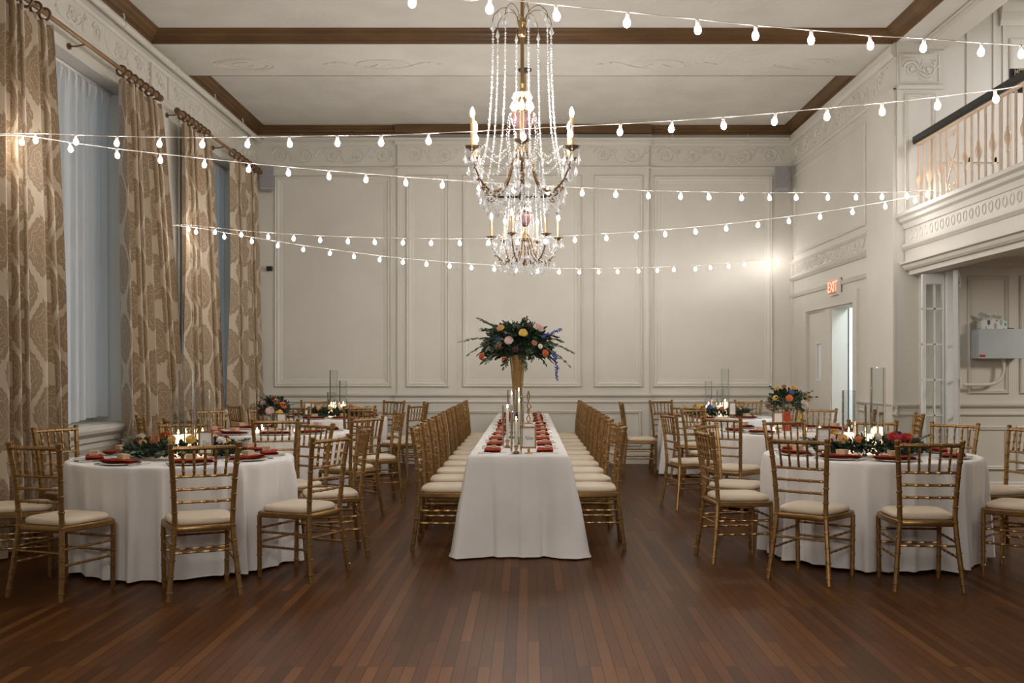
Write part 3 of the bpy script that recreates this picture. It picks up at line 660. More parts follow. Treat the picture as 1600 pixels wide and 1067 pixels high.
bulb_me = MB().lathe([(1e-6, -.021), (.008, -.0185), (.0145, -.012), (.0168, -.003), (.0168, .005), (.0145, .013), (.010, .020), (.008, .026)], 10).mesh('bulb', M['bulb'])
sock_me = MB().lathe([(.0085, .022), (.0095, .026), (.0095, .048), (.005, .052)], 8).mesh('socket', M['cord'])
R = random.Random(3)
for a, bl, z, lab in STR:
    r = thing('string_light', lab, 'string lights', (0, 0, 0), 0, 'globe bulb strings across the hall')
    for _ in range(3):
        zs = [q[2] for q in bl]; bl = [bl[0]]+[(bl[i][0], bl[i][1], (zs[i-1]+zs[i]*2+zs[i+1])/4) for i in range(1, len(bl)-1)]+[bl[-1]]
    pts = cr([a]+[(x, y, q+.052) for x, y, q in bl]+[z], 3)
    MB().tube(pts, .0028, 6).build('cord', M['cord'], r)
    hk = MB()
    if a[0] < -3.5 and a[1] < 7: hk.tube([a, (a[0]-.05, a[1]+.05, 4.16)], .0028, 5)
    for e, s in ((a, 1), (z, -1)):
        if e[1] < 7 and e[0] < 0 and e[2] < 3.15: continue
        hk.tube([(e[0], e[1], e[2]), (e[0]+(-.05 if e[0] < 0 else .025), e[1], e[2]-.005)], .006, 6)
    hk.build('hook', M['wall'], r)
    for x, y, q in bl:
        o = link('bulb', bulb_me, r, (x, y, q)); o.rotation_euler = (R.uniform(-.12, .12), R.uniform(-.12, .12), 0); link('socket', sock_me, o)

# ================================================================== chandeliers
def chandelier(loc, ztop, label):
    r = thing('chandelier', label, 'chandelier', loc, 0, 'crystal chandeliers')
    Z0 = 0      # drip pan level
    MB().tube([(0, 0, .48), (0, 0, ztop)], .013, 8).build('rod', M['brass'], r)
    MB().lathe([(.0, ztop-.045), (.03, ztop-.04), (.075, ztop-.02), (.08, ztop)], 20).build('ceiling_canopy', M['black'], r)
    MB().lathe([(.012, .80), (.028, .82), (.02, .86), (.034, .90), (.02, .93), (.012, .95)], 14).build('branch_hub', M['brass'], r)
    MB().lathe([(.01, .30), (.03, .32), (.02, .34), (.04, .36), (.02, .39), (.035, .42), (.015, .45), (.02, .48), (.01, .49)], 14).build('stem', M['brass'], r)
    MB().lathe([(.012, .12), (.03, .13), (.05, .155), (.074, .20), (.085, .25), (.083, .275), (.055, .285), (.035, .30), (.012, .31)], 20).build('urn', noisy('plum_enamel_urn', (.09, .045, .05), (.16, .09, .09), 10, .15, .3), r)
    MB().lathe([(.086, .262), (.089, .268), (.086, .274)], 20).build('urn_band', M['brass'], r)
    MB().lathe([(.012, -.05), (.05, -.03), (.062, .0), (.05, .03), (.02, .06), (.012, .12)], 16).build('arm_hub', M['brass'], r)
    MB().tube([(0, 0, -.26), (0, 0, .14)], .011, 8).build('core', M['bronze'], r)
    MB().lathe([(1e-6, -.33), (.02, -.32), (.03, -.30), (.018, -.27), (.012, -.25)], 12).build('finial', M['bronze'], r)
    # arm, in the local XZ plane
    path = cr([(.05, 0, .03), (.075, 0, -.06), (.12, 0, -.20), (.20, 0, -.275), (.29, 0, -.25), (.355, 0, -.15), (.386, 0, -.02)], 5)
    ab = MB().tube(path, [.0075]*len(path), 7)
    for k in range(5, 29, 3):
        p = path[min(k, len(path)-1)]; s = .02+.006*(k % 2)
        ab.tube([p, p+Vector((s*.3, .008, -s*.6)), p+Vector((s*.8, 0, -s))], [.007, .008, .002], 5)
        ab.tube([p, p+Vector((-s*.2, -.008, s*.4)), p+Vector((-s*.5, 0, s*.8))], [.006, .007, .002], 5)
    ab.tube(cr([(.20, 0, -.275), (.23, 0, -.31), (.27, 0, -.31), (.28, 0, -.285), (.26, 0, -.28)], 4), .005, 6)
    arm_me = ab.mesh('arm', M['bronze'])
    pan_me = MB().lathe([(.008, -.03), (.018, -.02), (.03, -.012), (.058, 0), (.06, .005), (.02, .003), (.018, .012), (.008, .012)], 16).mesh('drip_pan', M['bronze'])
    sl_me = MB().lathe([(.0155, .008), (.016, .012), (.014, .03), (.014, .20), (.006, .203)], 10).mesh('candle_sleeve', M['sleeve'])
    cb_me = MB().lathe([(.007, .203), (.012, .212), (.0155, .228), (.013, .246), (.005, .264), (1e-6, .272)], 8).mesh('candle_bulb', M['cbulb'])
    def beads(pts, step=.021, rr=.0068, mb=None):
        mb = mb or MB(); P = [Vector(p) for p in pts]; acc = 0; k = 0
        for i in range(len(P)-1):
            d = P[i+1]-P[i]; L = d.length; t = (step-acc) if acc else 0
            while t < L:
                c = P[i]+d*(t/L); s = rr*(1.0 if k % 2 else .75); k += 1
                V = [c+Vector((0, 0, s*1.3)), c-Vector((0, 0, s*1.3))]+[c+Vector((s*math.cos(q), s*math.sin(q), 0)) for q in (0, 1.57, 3.14, 4.71)]
                mb.add(V, [(0, 2, 3), (0, 3, 4), (0, 4, 5), (0, 5, 2), (1, 3, 2), (1, 4, 3), (1, 5, 4), (1, 2, 5)]); t += step
            acc = (L-(t-step)) % step
        return mb
    def drop(mb, c, s=.02):
        c = Vector(c); V = [c, c-Vector((0, 0, s*2.2))]+[c+Vector((s*.55*math.cos(q), s*.35*math.sin(q), -s*1.4)) for q in (0, 1.05, 2.1, 3.14, 4.19, 5.24)]
        mb.add(V, [(0, 2+i, 2+(i+1) % 6) for i in range(6)]+[(1, 2+(i+1) % 6, 2+i) for i in range(6)])
    sw = beads(cr([(.386, 0, -.03), (.36, .06, -.16), (.31, .14, -.2), (.25, .20, -.16), (.193, .334, -.03)], 5), .02, .0085).mesh('crystal_swag', M['crystal'])
    pb = MB()
    for q in range(6):
        a = q*PI/3; x, y = .386+.055*math.cos(a), .055*math.sin(a); beads([(x, y, -.005), (x, y, -.05)], .018, .007, pb); drop(pb, (x, y, -.055), .030)
    for (x, z) in ((.20, -.29), (.29, -.27), (.13, -.22), (.34, -.2)): beads([(x, 0, z), (x, 0, z-.06)], .02, .008, pb); drop(pb, (x, 0, z-.065), .036)
    beads([(.355+.02, .0, -.05), (.30, .02, .02), (.2, 0, -.05), (.12, 0, .02)], .02, .009, pb)
    for (x, z) in ((.36, -.10), (.33, -.16), (.375, -.06), (.25, -.24), (.16, -.22)):
        for sy in (-.022, .022): drop(pb, (x, sy, z), .028)
    pen_me = pb.mesh('crystal_pendants', M['crystal'])
    for k in range(6):
        a = math.radians(30+60*k)
        for me in (arm_me, sw):
            o = link(me.name, me, r); o.rotation_euler = (0, 0, a)
            if me is arm_me: A = o
        o = link('drip_pan', pan_me, A, (.386, 0, 0)); link('candle_sleeve', sl_me, A, (.386, 0, 0)); link('candle_bulb', cb_me, A, (.386, 0, 0)); link('crystal_pendants', pen_me, A)
    # upper branches and long strands
    w = cr([(.02, 0, .86), (.05, 0, .97), (.13, 0, 1.0), (.195, 0, .95), (.208, 0, .90)], 5)
    br_me = MB().tube(w, .0028, 5).mesh('upper_branch', M['wire'])
    db = MB(); drop(db, (.208, 0, .90), .035); drop(db, (.165, 0, .985), .028)
    dr_me = db.mesh('crystal_drop', M['crystal'])
    st_me = beads(cr([(.205, 0, .87), (.212, 0, .5), (.235, 0, .15), (.27, 0, -.06), (.30, 0, -.2)], 5), .0185, .0105).mesh('crystal_strand', M['crystal'])
    for k in range(8):
        a = math.radians(12+45*k)
        b_ = link('upper_branch', br_me, r); b_.rotation_euler = (0, 0, a); link('crystal_drop', dr_me, b_)
        s_ = link('crystal_strand', st_me, r); s_.rotation_euler = (0, 0, a)
    cb = MB()
    for k in range(12):
        a = 2*PI*k/12; c, s = math.cos(a), math.sin(a)
        beads([(.09*c, .09*s, .27), (.11*c, .11*s, .12), (.09*c, .09*s, -.03)], .02, .0065, cb); drop(cb, (.06*c, .06*s, .42), .025); drop(cb, (.07*c, .07*s, .36), .03); drop(cb, (.06*c, .06*s, -.04), .03); drop(cb, (.05*c, .05*s, -.2), .028)
    cb.build('crystal_crown', M['crystal'], r)
    bb = MB()
    for k in range(6):
        a = 2*PI*k/6+.5
        for (r0, z0, r1, z1) in ((.29, -.30, .17, -.30), (.26, -.30, .02, -.33)):
            pts = cr([(r0*math.cos(a), r0*math.sin(a), z0), ((r0+r1)*.5*math.cos(a+.26), (r0+r1)*.5*math.sin(a+.26), z0-.085), (r1*math.cos(a+.52), r1*math.sin(a+.52), z1)], 6)
            beads(pts, .018, .0075, bb)
        beads(cr([(.26*math.cos(a), .26*math.sin(a), -.3), (.27*math.cos(a+.52), .27*math.sin(a+.52), -.38), (.26*math.cos(a+1.05), .26*math.sin(a+1.05), -.3)], 6), .018, .0075, bb)
    bb.build('crystal_basket', M['crystal'], r)
    return r
chandelier((-.04, 6.9, 2.87), 2.06, 'large near crystal chandelier hanging above the front of the long table')
chandelier((-.035, 11.4, 2.885), 1.925, 'smaller looking farther crystal chandelier hanging behind the near one').rotation_euler = (0, 0, math.radians(-22))

# ================================================================== chairs
def make_chair():
    r = thing('chiavari_chair', 'x', 'chair')
    def post(sx): return cr([(sx*.207, -.240, 0), (sx*.188, -.215, .2), (sx*.168, -.195, .42), (sx*.170, -.20, .55), (sx*.181, -.218, .75), (sx*.196, -.245, .925)], 3)
    for sx in (-1, 1):
        b = MB().bam(post(sx), .0162, .095); b.lathe([(.018, 0), (.0195, .004), (.018, .012), (.008, .017)], 8, (sx*.196, -.245, .922)); b.build('leg', M['gold'], r)
    for sx in (-1, 1): MB().bam([(sx*.190, .192, 0), (sx*.196, .190, .41)], .0152, .095).build('leg', M['gold'], r)
    def rz(z):      # post position at height z
        for p, q in zip(post(1)[:-1], post(1)[1:]):
            if p.z <= z <= q.z: t = (z-p.z)/(q.z-p.z); return p.lerp(q, t)
        return post(1)[-1]
    def bar(z, r_, bow, nm, gap):
        p = rz(z); b = MB().bam(cr([(-p.x, p.y, z), (-p.x*.5, p.y-bow*.8, z), (0, p.y-bow, z), (p.x*.5, p.y-bow*.8, z), (p.x, p.y, z)], 3), r_, gap, 7, gap*.5); b.build(nm, M['gold'], r)
    bar(.905, .013, .012, 'top_rail', .075)
    for z in (.735, .657, .580): bar(z, .009, .010, 'back_rail', .07)
    p0, p1 = rz(.735), rz(.9)
    for k in range(5):
        f = (k-2)/3.0; MB().bam([(p0.x*f, p0.y-.010*(1-f*f), .735), (p1.x*f, p1.y-.012*(1-f*f), .9)], .0078, .055, 6, .03).build('spindle', M['gold'], r)
    ol = [(-.160, -.205), (.160, -.205), (.175, -.195), (.2, -.02), (.212, .15), (.205, .195), (.18, .212), (.0, .222), (-.18, .212), (-.205, .195), (-.212, .15), (-.2, -.02), (-.175, -.195)]
    MB().slab(ol, [(.006, .398), (0, .404), (0, .430), (.006, .436)]).build('seat_frame', M['gold'], r)
    n = 36; c2 = []
    for k in range(n):
        q = 2*PI*k/n; x, y = math.cos(q), math.sin(q); e = .45
        X = math.copysign(abs(x)**e, x)*.203; Y = math.copysign(abs(y)**e, y)*.195+.008; c2.append((X*(1-.09*(.2-Y)/.4), Y))
    MB().slab(c2, [(.012, .436), (.002, .444), (0, .456), (.006, .468), (.025, .477), (.08, .482), (.14, .484)]).build('cushion', M['cush'], r, True, 60)
    pr = rz(.28); MB().bam([(-pr.x, pr.y, .28), (pr.x, pr.y, .28)], .008, .08, 7).build('stretcher', M['gold'], r)
    for sx in (-1, 1):
        for z in (.205, .30): p = rz(z); MB().bam([(sx*p.x, p.y, z), (sx*.193, .191, z)], .008, .08, 7).build('stretcher', M['gold'], r)
    for z in (.235, .325): MB().bam([(-.193, .191, z), (.193, .191, z)], .008, .08, 7).build('stretcher', M['gold'], r)
    return r
CH = Proto(make_chair())

# ================================================================== tables
HOUR = {12: 'far side', 1: 'far side right of centre', 2: 'far right side', 3: 'right side', 4: 'near right side', 5: 'near side right of centre', 6: 'near side centre', 7: 'near side left of centre', 8: 'near left side', 9: 'left side', 10: 'far left side', 11: 'far side left of centre'}
def hour(phi): return ((3-round(phi/30)-1) % 12)+1
def make_table_round():
    r = thing('banquet_table', 'x', 'table')
    MB().slab([(.755*math.cos(q), .755*math.sin(q)) for q in [2*PI*k/40 for k in range(40)]], [(.004, .72), (0, .724), (0, .738), (.004, .742)]).build('tabletop', noisy('birch_ply', (.45, .32, .18), (.55, .40, .24), 8, .6), r)
    for x, y in ((-.4, -.3), (.4, -.3), (-.4, .3), (.4, .3)): MB().tube([(x, y, 0), (x, y, .72)], .015, 8).build('leg', M['black'], r)
    return r
RT = Proto(make_table_round())
def round_cloth(seed, phis):
    R = random.Random(seed); n = 240
    fr = []; a = 0; PH = [math.radians(p) for p in phis]
    while a < 2*PI: fr.append((a, R.uniform(.6, 1.35), R.uniform(.03, .065))); a += R.uniform(.16, .32)
    def fold(q):
        s = 0
        for (c, h, w) in fr:
            d = (q-c+PI) % (2*PI)-PI; s += h*math.exp(-(d/w)**2)
        return s
    F = [fold(2*PI*k/n) for k in range(n)]; mb = MB(); lv = []
    for j in range(4): lv.append((.0001+.25*j, .7445, 0, 0))
    for (rr, z, am) in ((.757, .7445, 0), (.768, .741, .002), (.774, .73, .004), (.775, .70, .010), (.774, .62, .018), (.766, .48, .024), (.765, .32, .031), (.765, .16, .037), (.765, .022, .041)): lv.append((rr, z, am, 1))
    V = []
    for (rr, z, am, s) in lv:
        for k in range(n):
            q = 2*PI*k/n; f = F[k]-.45; g_ = min(abs((q-p+PI) % (2*PI)-PI) for p in PH); far_ = min(max((g_-.24)/.12, 0), 1); rad = rr+am*1.6*(f*(.5+1.7*far_)+.3*far_); V.append((rad*math.cos(q), rad*math.sin(q), z+(.006*math.sin(q*5+seed) if z < .1 else 0)))
    FF = [(j*n+k, j*n+(k+1) % n, (j+1)*n+(k+1) % n, (j+1)*n+k) for j in range(len(lv)-1) for k in range(n)]
    mb.add(V, FF); return mb
# place settings
def make_plate():
    return tag(MB().lathe([(.05, 0), (.075, .001), (.13, .008), (.135, .011), (.13, .0125), (.085, .006), (1e-6, .005)], 32).build('dinner_plate', M['china']), 'x', 'plate')
def fold_napkin(L, Wd, name='napkin'):
    mb = MB()
    for k, (l, w, z, dx, an) in enumerate(((L, Wd, 0, 0, 0), (L*.97, Wd*.96, .0065, .002, .03), (L*.95, Wd*.93, .013, -.002, -.02))):
        def fn(u, v, top):
            x = (u-.5)*l+dx; y = (v-.5)*w; e = min(1, 9*min(u, 1-u, v, 1-v)+.15)
            zz = z+(.0062*e**.5 if top else 0)+.0025*math.sin(u*7+k)*math.sin(v*4+k)+.003
            return (x*math.cos(an)-y*math.sin(an), x*math.sin(an)+y*math.cos(an), zz)
        mb.grid(lambda u, v: fn(u, v, True), 14, 8); mb.grid(lambda u, v: fn(1-u, v, False), 14, 8)
    return tag(mb.build(name, M['rust'], None, True, 180), 'x', 'napkin')
def make_box():
    r = thing('favour_box', 'x', 'box')
    MB().box(-.033, .033, -.026, .026, 0, .03).build('carton', M['kraft'], r, False)
    MB().box(-.0345, .0345, -.0275, .0275, .019, .033).build('lid', M['kraft'], r, False)
    return r
def make_fork():
    mb = MB(); mb.tube([(0, -.09, .003), (0, 0, .004), (0, .03, .006)], [.005, .003, .004], 6)
    for k in range(4): x = (k-1.5)*.006; mb.tube([(0, .03, .006), (x, .05, .004), (x, .09, .007)], .0018, 5)
    return tag(mb.build('fork', M['silver']), 'x', 'fork')
def make_knife():
    mb = MB(); mb.tube([(0, -.1, .004), (0, -.01, .004)], [.006, .004], 6)
    mb.slab([(-.003, -.02), (.004, -.02), (.009, .03), (.008, .09), (-.003, .115)], [(0, .002), (0, .0045)]); return tag(mb.build('knife', M['silver']), 'x', 'knife')
PLT, NAP, BOX, FRK, KNF = Proto(make_plate()), Proto(fold_napkin(.28, .115)), Proto(make_box()), Proto(make_fork()), Proto(make_knife())
NAPL = Proto(fold_napkin(.30, .125))
CLB = .7465
def jit(R, a): return R.uniform(-a, a)
def setting(x, y, ang, where, tb, plate, R, tz=CLB):
    """ang = direction from the table centre towards the guest"""
    g = lambda s: '%s at %s' % (s, tb)
    co, si = math.cos(ang), math.sin(ang); rz = ang+PI/2; z = tz
    if plate:
        PLT.put((x, y, z), 0, 'white plate under napkin, %s, %s' % (where, tb), g('plates')); z += .0115
        NAP.put((x+jit(R, .01), y+jit(R, .01), z), rz+jit(R, .12), 'rust red folded napkin, %s, %s' % (where, tb), g('rust napkins'))
    else:
        NAPL.put((x+jit(R, .012), y+jit(R, .02), z), rz+jit(R, .05), 'rust red folded napkin, %s' % where, 'rust napkins on the long table')
    BOX.put((x+jit(R, .015), y+jit(R, .015), z+(.0235 if plate else .0245)), rz+jit(R, .25), 'small kraft favour box, %s' % (where if not plate else where+', '+tb), g('favour boxes') if plate else 'favour boxes on the long table', scale=1 if plate else .66)
    for s, P, nm in ((-1, FRK, 'fork'), (1, KNF, 'knife')):
        d = .15 if plate else .215
        P.put((x-si*d*s, y+co*d*s, tz+.001), ang+PI/2+jit(R, .05), 'steel %s by napkin, %s%s' % (nm, where, ', '+tb if plate else ''), g('cutlery') if plate else 'cutlery on the long table')
TABS = (
 ('front left round table', -2.47, 7.13, (-155, -112, -65.5, -25, 16, 56, 108, 155), {}),
 ('middle left round table', -2.58, 10.12, (-148, -115, -75, -38, 19, 56, 108, 138), {-38: 1.13, -75: 1.06}),
 ('back left round table', -2.64, 13.2, (-143, -97, -62, -28, 12, 56, 110, 141), {-28: 1.16}),
 ('front right round table', 2.55, 7.42, (-171, -129, -93, -40, 10, 40, 70, 104, 148), {}),
 ('middle right round table', 2.66, 10.2, (-168, -130, -8, 22, 60, 128), {-130: 1.12}),
 ('back right round table', 2.53, 13.25, (180, 118, 60, -118, -62), {}))
RC = random.Random(11)
for (tb, tx, ty, phis, ov) in TABS:
    RT.put((tx, ty, 0), 0, 'round banquet table hidden under a white cloth, %s' % tb.replace(' round table', ''), 'round banquet tables')
    c = round_cloth(int(tx*10+ty*7) % 97, phis).build('tablecloth', M['cloth'], None, True, 180); c.location = (tx, ty, 0)
    tag(c, 'white floor length cloth covering the %s' % tb, 'tablecloth', 'round white tablecloths')
    for phi in phis:
        a = math.radians(phi); rr = ov.get(phi, 1.045); wh = HOUR[hour(phi)]
        CH.put((tx+rr*math.cos(a), ty+rr*math.sin(a), 0), a+PI/2+jit(RC, .05), 'gold chair with ivory cushion, %s, %s' % (wh, tb), 'gold chairs around the round tables')
        setting(tx+.585*math.cos(a), ty+.585*math.sin(a), a, wh, tb, True, RC)
# long table
LX, LY0, LY1, HW = -.07, 7.28, 14.36, .365
r = thing('long_banquet_table', 'long banquet table hidden under its white cloth down the middle', 'table', (LX, 0, 0))
MB().box(-HW+.01, HW-.01, LY0+.02, LY1-.02, .715, .741).build('tabletop', noisy('birch_ply', (.45, .32, .18), (.55, .40, .24), 8, .6), r, False)
for y in (7.8, 9.2, 9.9, 11.5, 12.1, 13.6):
    for x in (-.15, .15): MB().tube([(x, y, 0), (x, y, .715)], .015, 8).build('leg', M['black'], r)
def long_cloth():
    # perimeter of the tabletop, walked with even steps
    W2, L = HW, LY1-LY0; per = []
    def seg(x0, y0, x1, y1, n, nx, ny):
        for k in range(n): t = k/n; per.append((x0+(x1-x0)*t, y0+(y1-y0)*t, nx, ny, t, n))
    seg(-W2, LY0, W2, LY0, 44, 0, -1); seg(W2, LY0, W2, LY1, 240, 1, 0); seg(W2, LY1, -W2, LY1, 44, 0, 1); seg(-W2, LY1, -W2, LY0, 240, -1, 0)
    V = []; n = len(per); R = random.Random(5)
    cor = [(-W2, LY0), (W2, LY0), (W2, LY1), (-W2, LY1)]
    lv = [(-.30, .7445, 0), (-.12, .7445, 0), (-.012, .7445, 0), (0, .741, .05), (.006, .728, .1), (.009, .68, .2), (.012, .60, .35), (.014, .52, .48), (.024, .38, .7), (.034, .2, .88), (.045, .05, 1), (.055, .012, 1.05)]
    ph = [R.uniform(0, 6.28) for _ in range(6)]
    for (o, z, am) in lv:
        for (x, y, nx, ny, t, nn) in per:
            side = nn > 100
            f = .016*math.sin(y*11+ph[0]) + .012*math.sin(y*23+ph[1]) if side else .010*math.sin(x*9+ph[2])+.007*math.sin(x*27+ph[3])+.022*math.exp(-((x-.03)/.02)**2)+.016*math.exp(-((x+.24)/.03)**2)+.018*math.exp(-((x-.26)/.03)**2)
            ox = o+am*(f+.008 if side else f+.004)
            cx = cy = 0
            for (px_, py_) in cor:
                d = math.hypot(x-px_, y-py_); w = math.exp(-(d/.10)**2)
                sx = math.copysign(1, px_); sy = -1 if py_ < 10 else 1
                cx += sx*(.078 if py_ < 10 else 0)*w*am**1.3*(1 if z < .73 else 0); cy += sy*.05*w*am**1.3*(1 if z < .73 else 0)
                d2 = math.exp(-((d-.15)/.04)**2); cy -= sy*.05*d2*am; cx -= sx*.03*d2*am
            if side: ox -= .112*min(max((.64-z)/.11, 0), 1)*(1-math.exp(-((y-LY0)/.17)**2))
            X = x+nx*ox+cx; Y = y+ny*ox+cy
            if o < 0: X = math.copysign(max(abs(x)-(.30 if o < -.2 else -o), 0), x) if abs(x) > 1e-6 else 0; Y = min(max(y, LY0-o), LY1+o)
            V.append((LX+X, Y, z))
    mb = MB(); m = len(lv)
    F = [(j*n+k, j*n+(k+1) % n, (j+1)*n+(k+1) % n, (j+1)*n+k) for j in range(m-1) for k in range(n)]
    mb.add(V, F); i0 = W2-.30
    mb.add([(LX-i0, LY0+.3, .7445), (LX+i0, LY0+.3, .7445), (LX+i0, LY1-.3, .7445), (LX-i0, LY1-.3, .7445)], [(0, 1, 2, 3)])
    return mb
tag(long_cloth().build('tablecloth', M['cloth'], None, True, 180), 'long white cloth draped to the floor over the central long table', 'tablecloth')
ORD = ['nearest', 'second', 'third', 'fourth', 'fifth', 'sixth', 'seventh', 'eighth', 'ninth', 'tenth', 'farthest']
for k in range(11):
    y = 7.78+.635*k
    for s, sd in ((-1, 'left'), (1, 'right')):
        o = ORD[k]+('' if k in (0, 10) else ' from the front')
        CH.put((LX+s*(.566+jit(RC, .005)), y+jit(RC, .02), 0), (-PI/2 if s < 0 else PI/2)+jit(RC, .035)+(0.16 if (k == 1 and s > 0) else 0), 'gold chair with ivory cushion, %s along %s side of long table' % (o, sd), 'gold chairs along the long table')
        setting(LX+s*.205, y-.12, 0 if s > 0 else PI, '%s along %s side of long table' % (o, sd), 'the long table', False, RC)

# ================================================================== flowers
PET = {'pink': ((.62, .40, .36), (.75, .55, .50)), 'yellow': ((.68, .42, .07), (.80, .55, .15)), 'orange': ((.60, .13, .03), (.72, .22, .06)), 'gold': ((.60, .33, .10), (.70, .42, .16)),
       'burgundy': ((.06, .008, .012), (.12, .015, .02)), 'red': ((.40, .02, .015), (.52, .04, .025)), 'cream': ((.66, .60, .50), (.75, .70, .60)), 'blue': ((.05, .08, .30), (.12, .16, .45)), 'rust': ((.36, .12, .06), (.48, .2, .1))}
PM = {k: noisy(k+'_petal', a, b_, 40, .7) for k, (a, b_) in PET.items()}
def dahlia(col, r=.05, layers=6, per=15):
    mb = MB(); R = random.Random(len(col)+int(r*1000))
    for L in range(layers):
        t = L/(layers-1); el = t*1.35-.25; n = max(5, int(per*math.cos(max(el, 0))+3))
        for k in range(n):
            q = 2*PI*(k+.5*(L % 2))/n+R.uniform(-.1, .1); d = Vector((math.cos(q)*math.cos(el), math.sin(q)*math.cos(el), math.sin(el)*.85)); s = Vector((-math.sin(q), math.cos(q), 0)); up = d.cross(s)*-1
            l = r*(1-.18*t)*R.uniform(.92, 1.05); w = r*.19
            mb.add([d*l*.25, d*l*.7+s*w-up*.0, d*l+up*r*.05, d*l*.7-s*w, d*l*.65-up*r*.09], [(0, 1, 4), (1, 2, 4), (2, 3, 4), (3, 0, 4)])
    mb.ball((0, 0, 0), r*.55, 8); return mb.mesh('flower', PM[col], True, 180)
FM = {}
def flower(parent, col, p, r=.05, tilt=None, R=random):
    key = (col, round(r, 3))
    if key not in FM: FM[key] = dahlia(col, r)
    o = link('flower', FM[key], parent, p)
    if tilt: o.rotation_euler = Vector(tilt).to_track_quat('Z', 'Y').to_euler()
    o['label'] = '%s flower head' % col
    return o
KEEP = []
def leaf(mb, p, d, L, w, R, fold=.25):
    d = Vector(d).normalized()
    for (kx, ky, kr) in KEEP:
        for t in (0, .5, 1):
            if math.hypot(p[0]+d.x*L*t-kx, p[1]+d.y*L*t-ky) < kr: return
    s = d.cross(Vector((R.uniform(-1, 1), R.uniform(-1, 1), R.uniform(-1, 1)))).normalized(); u = d.cross(s); p = Vector(p)
    mb.add([p, p+d*L*.35+s*w+u*w*fold, p+d*L*.75+s*w*.7+u*w*fold-u*L*.06, p+d*L-u*L*.14, p+d*L*.75-s*w*.7+u*w*fold-u*L*.06, p+d*L*.35-s*w+u*w*fold, p+d*L*.4, p+d*L*.75-u*L*.05],
           [(0, 1, 6), (1, 2, 7, 6), (2, 3, 7), (0, 6, 5), (6, 7, 4, 5), (7, 3, 4)])
def spray(lm, sm, p, d, L, R, nl=9, ll=.05, lw=.010, droop=.35):
    p = Vector(p); d = Vector(d).normalized(); pts = [p]; v = d.copy()
    for k in range(8): v = (v+Vector((0, 0, -droop/8))+Vector((R.uniform(-.06, .06), R.uniform(-.06, .06), R.uniform(-.05, .05)))).normalized(); pts.append(pts[-1]+v*L/8)
    if any(math.hypot(q.x-kx, q.y-ky) < kr-.01 for q in pts for (kx, ky, kr) in KEEP): return
    sm.tube(pts, [.0022]*8+[.001], 4)
    for k in range(nl):
        t = .15+.85*k/nl; i = min(int(t*8), 7); q = pts[i].lerp(pts[i+1], t*8-i); t_ = (pts[i+1]-pts[i]).normalized()
        for s in (-1, 1):
            dd = (t_*.8+t_.cross(Vector((.3, .2, 1))).normalized()*s*.75+Vector((0, 0, R.uniform(-.2, .2)))).normalized(); leaf(lm, q, dd, ll*R.uniform(.7, 1.1), lw, R)
    leaf(lm, pts[-1], v, ll, lw, R)
# tall centrepiece on the long table
VX, VY = -.125, 11.95
r = thing('trumpet_vase', 'tall gold fluted trumpet vase standing on the long table', 'vase', (VX, VY, CLB))
MB().lathe([(.085, 0), (.088, .006), (.07, .015), (.042, .03), (.040, .08), (.046, .2), (.056, .34), (.066, .5), (.078, .66), (.096, .79), (.098, .806), (.092, .80), (.06, .62)], 40, wob=lambda q, z: .07*math.cos(q*8)*min(1, z*2.5)).build('body', M['brass'], r)
MB().lathe([(.052, .004), (.053, .010), (.05, .016)], 30).build('foot_ring', M['brass'], r)
r = thing('tall_bouquet', 'large dark green bouquet of mixed flowers filling the tall gold vase', 'bouquet', (VX, VY, CLB+.80))
R = random.Random(21); lf = MB(); ol = MB(); st = MB()
for k in range(3000):
    q = R.uniform(0, 2*PI); el = R.uniform(-.45, 1.25); rr = R.uniform(.10, 1)**.6
    p = Vector((math.cos(q)*math.cos(el)*.40*rr, math.sin(q)*math.cos(el)*.40*rr, math.sin(el)*.30*rr+.09)); leaf(lf, p, p+Vector((R.uniform(-.2, .2), R.uniform(-.2, .2), R.uniform(-.3, .15))), R.uniform(.04, .075), R.uniform(.010, .018), R)
for k in range(60):
    q = R.uniform(0, 2*PI); el = R.uniform(-.35, .9); d = Vector((math.cos(q)*math.cos(el), math.sin(q)*math.cos(el), math.sin(el)+.12))
    spray(lf if k % 3 else ol, st, d*.22+Vector((0, 0, .08)), d, R.uniform(.16, .30), R, 8, .065, .014, .75)
for (dx, dy, dz, L) in ((-1, -.1, .38, .52), (-1, -.3, .12, .45), (1, -.2, .22, .50), (1, .1, -.05, .52), (-.6, -.5, -.1, .4), (-.75, 0, .8, .42), (.2, -.8, -.35, .38), (-.9, -.4, -.3, .35), (.9, -.3, .5, .38)):
    spray(ol, st, (dx*.18, dy*.18, .12+dz*.1), (dx, dy, dz), L*.95, R, 14, .065, .012, .75)
for s in range(60): a = R.uniform(0, 6.28); st.tube([(0, 0, -.15), (.03*math.cos(a), .03*math.sin(a), 0), (.16*math.cos(a), .16*math.sin(a), .1)], .002, 4)
lf.build('foliage', M['leaf'], r, True, 180); ol.build('olive_sprays', M['olive'], r, True, 180); st.build('stems', M['stem'], r)
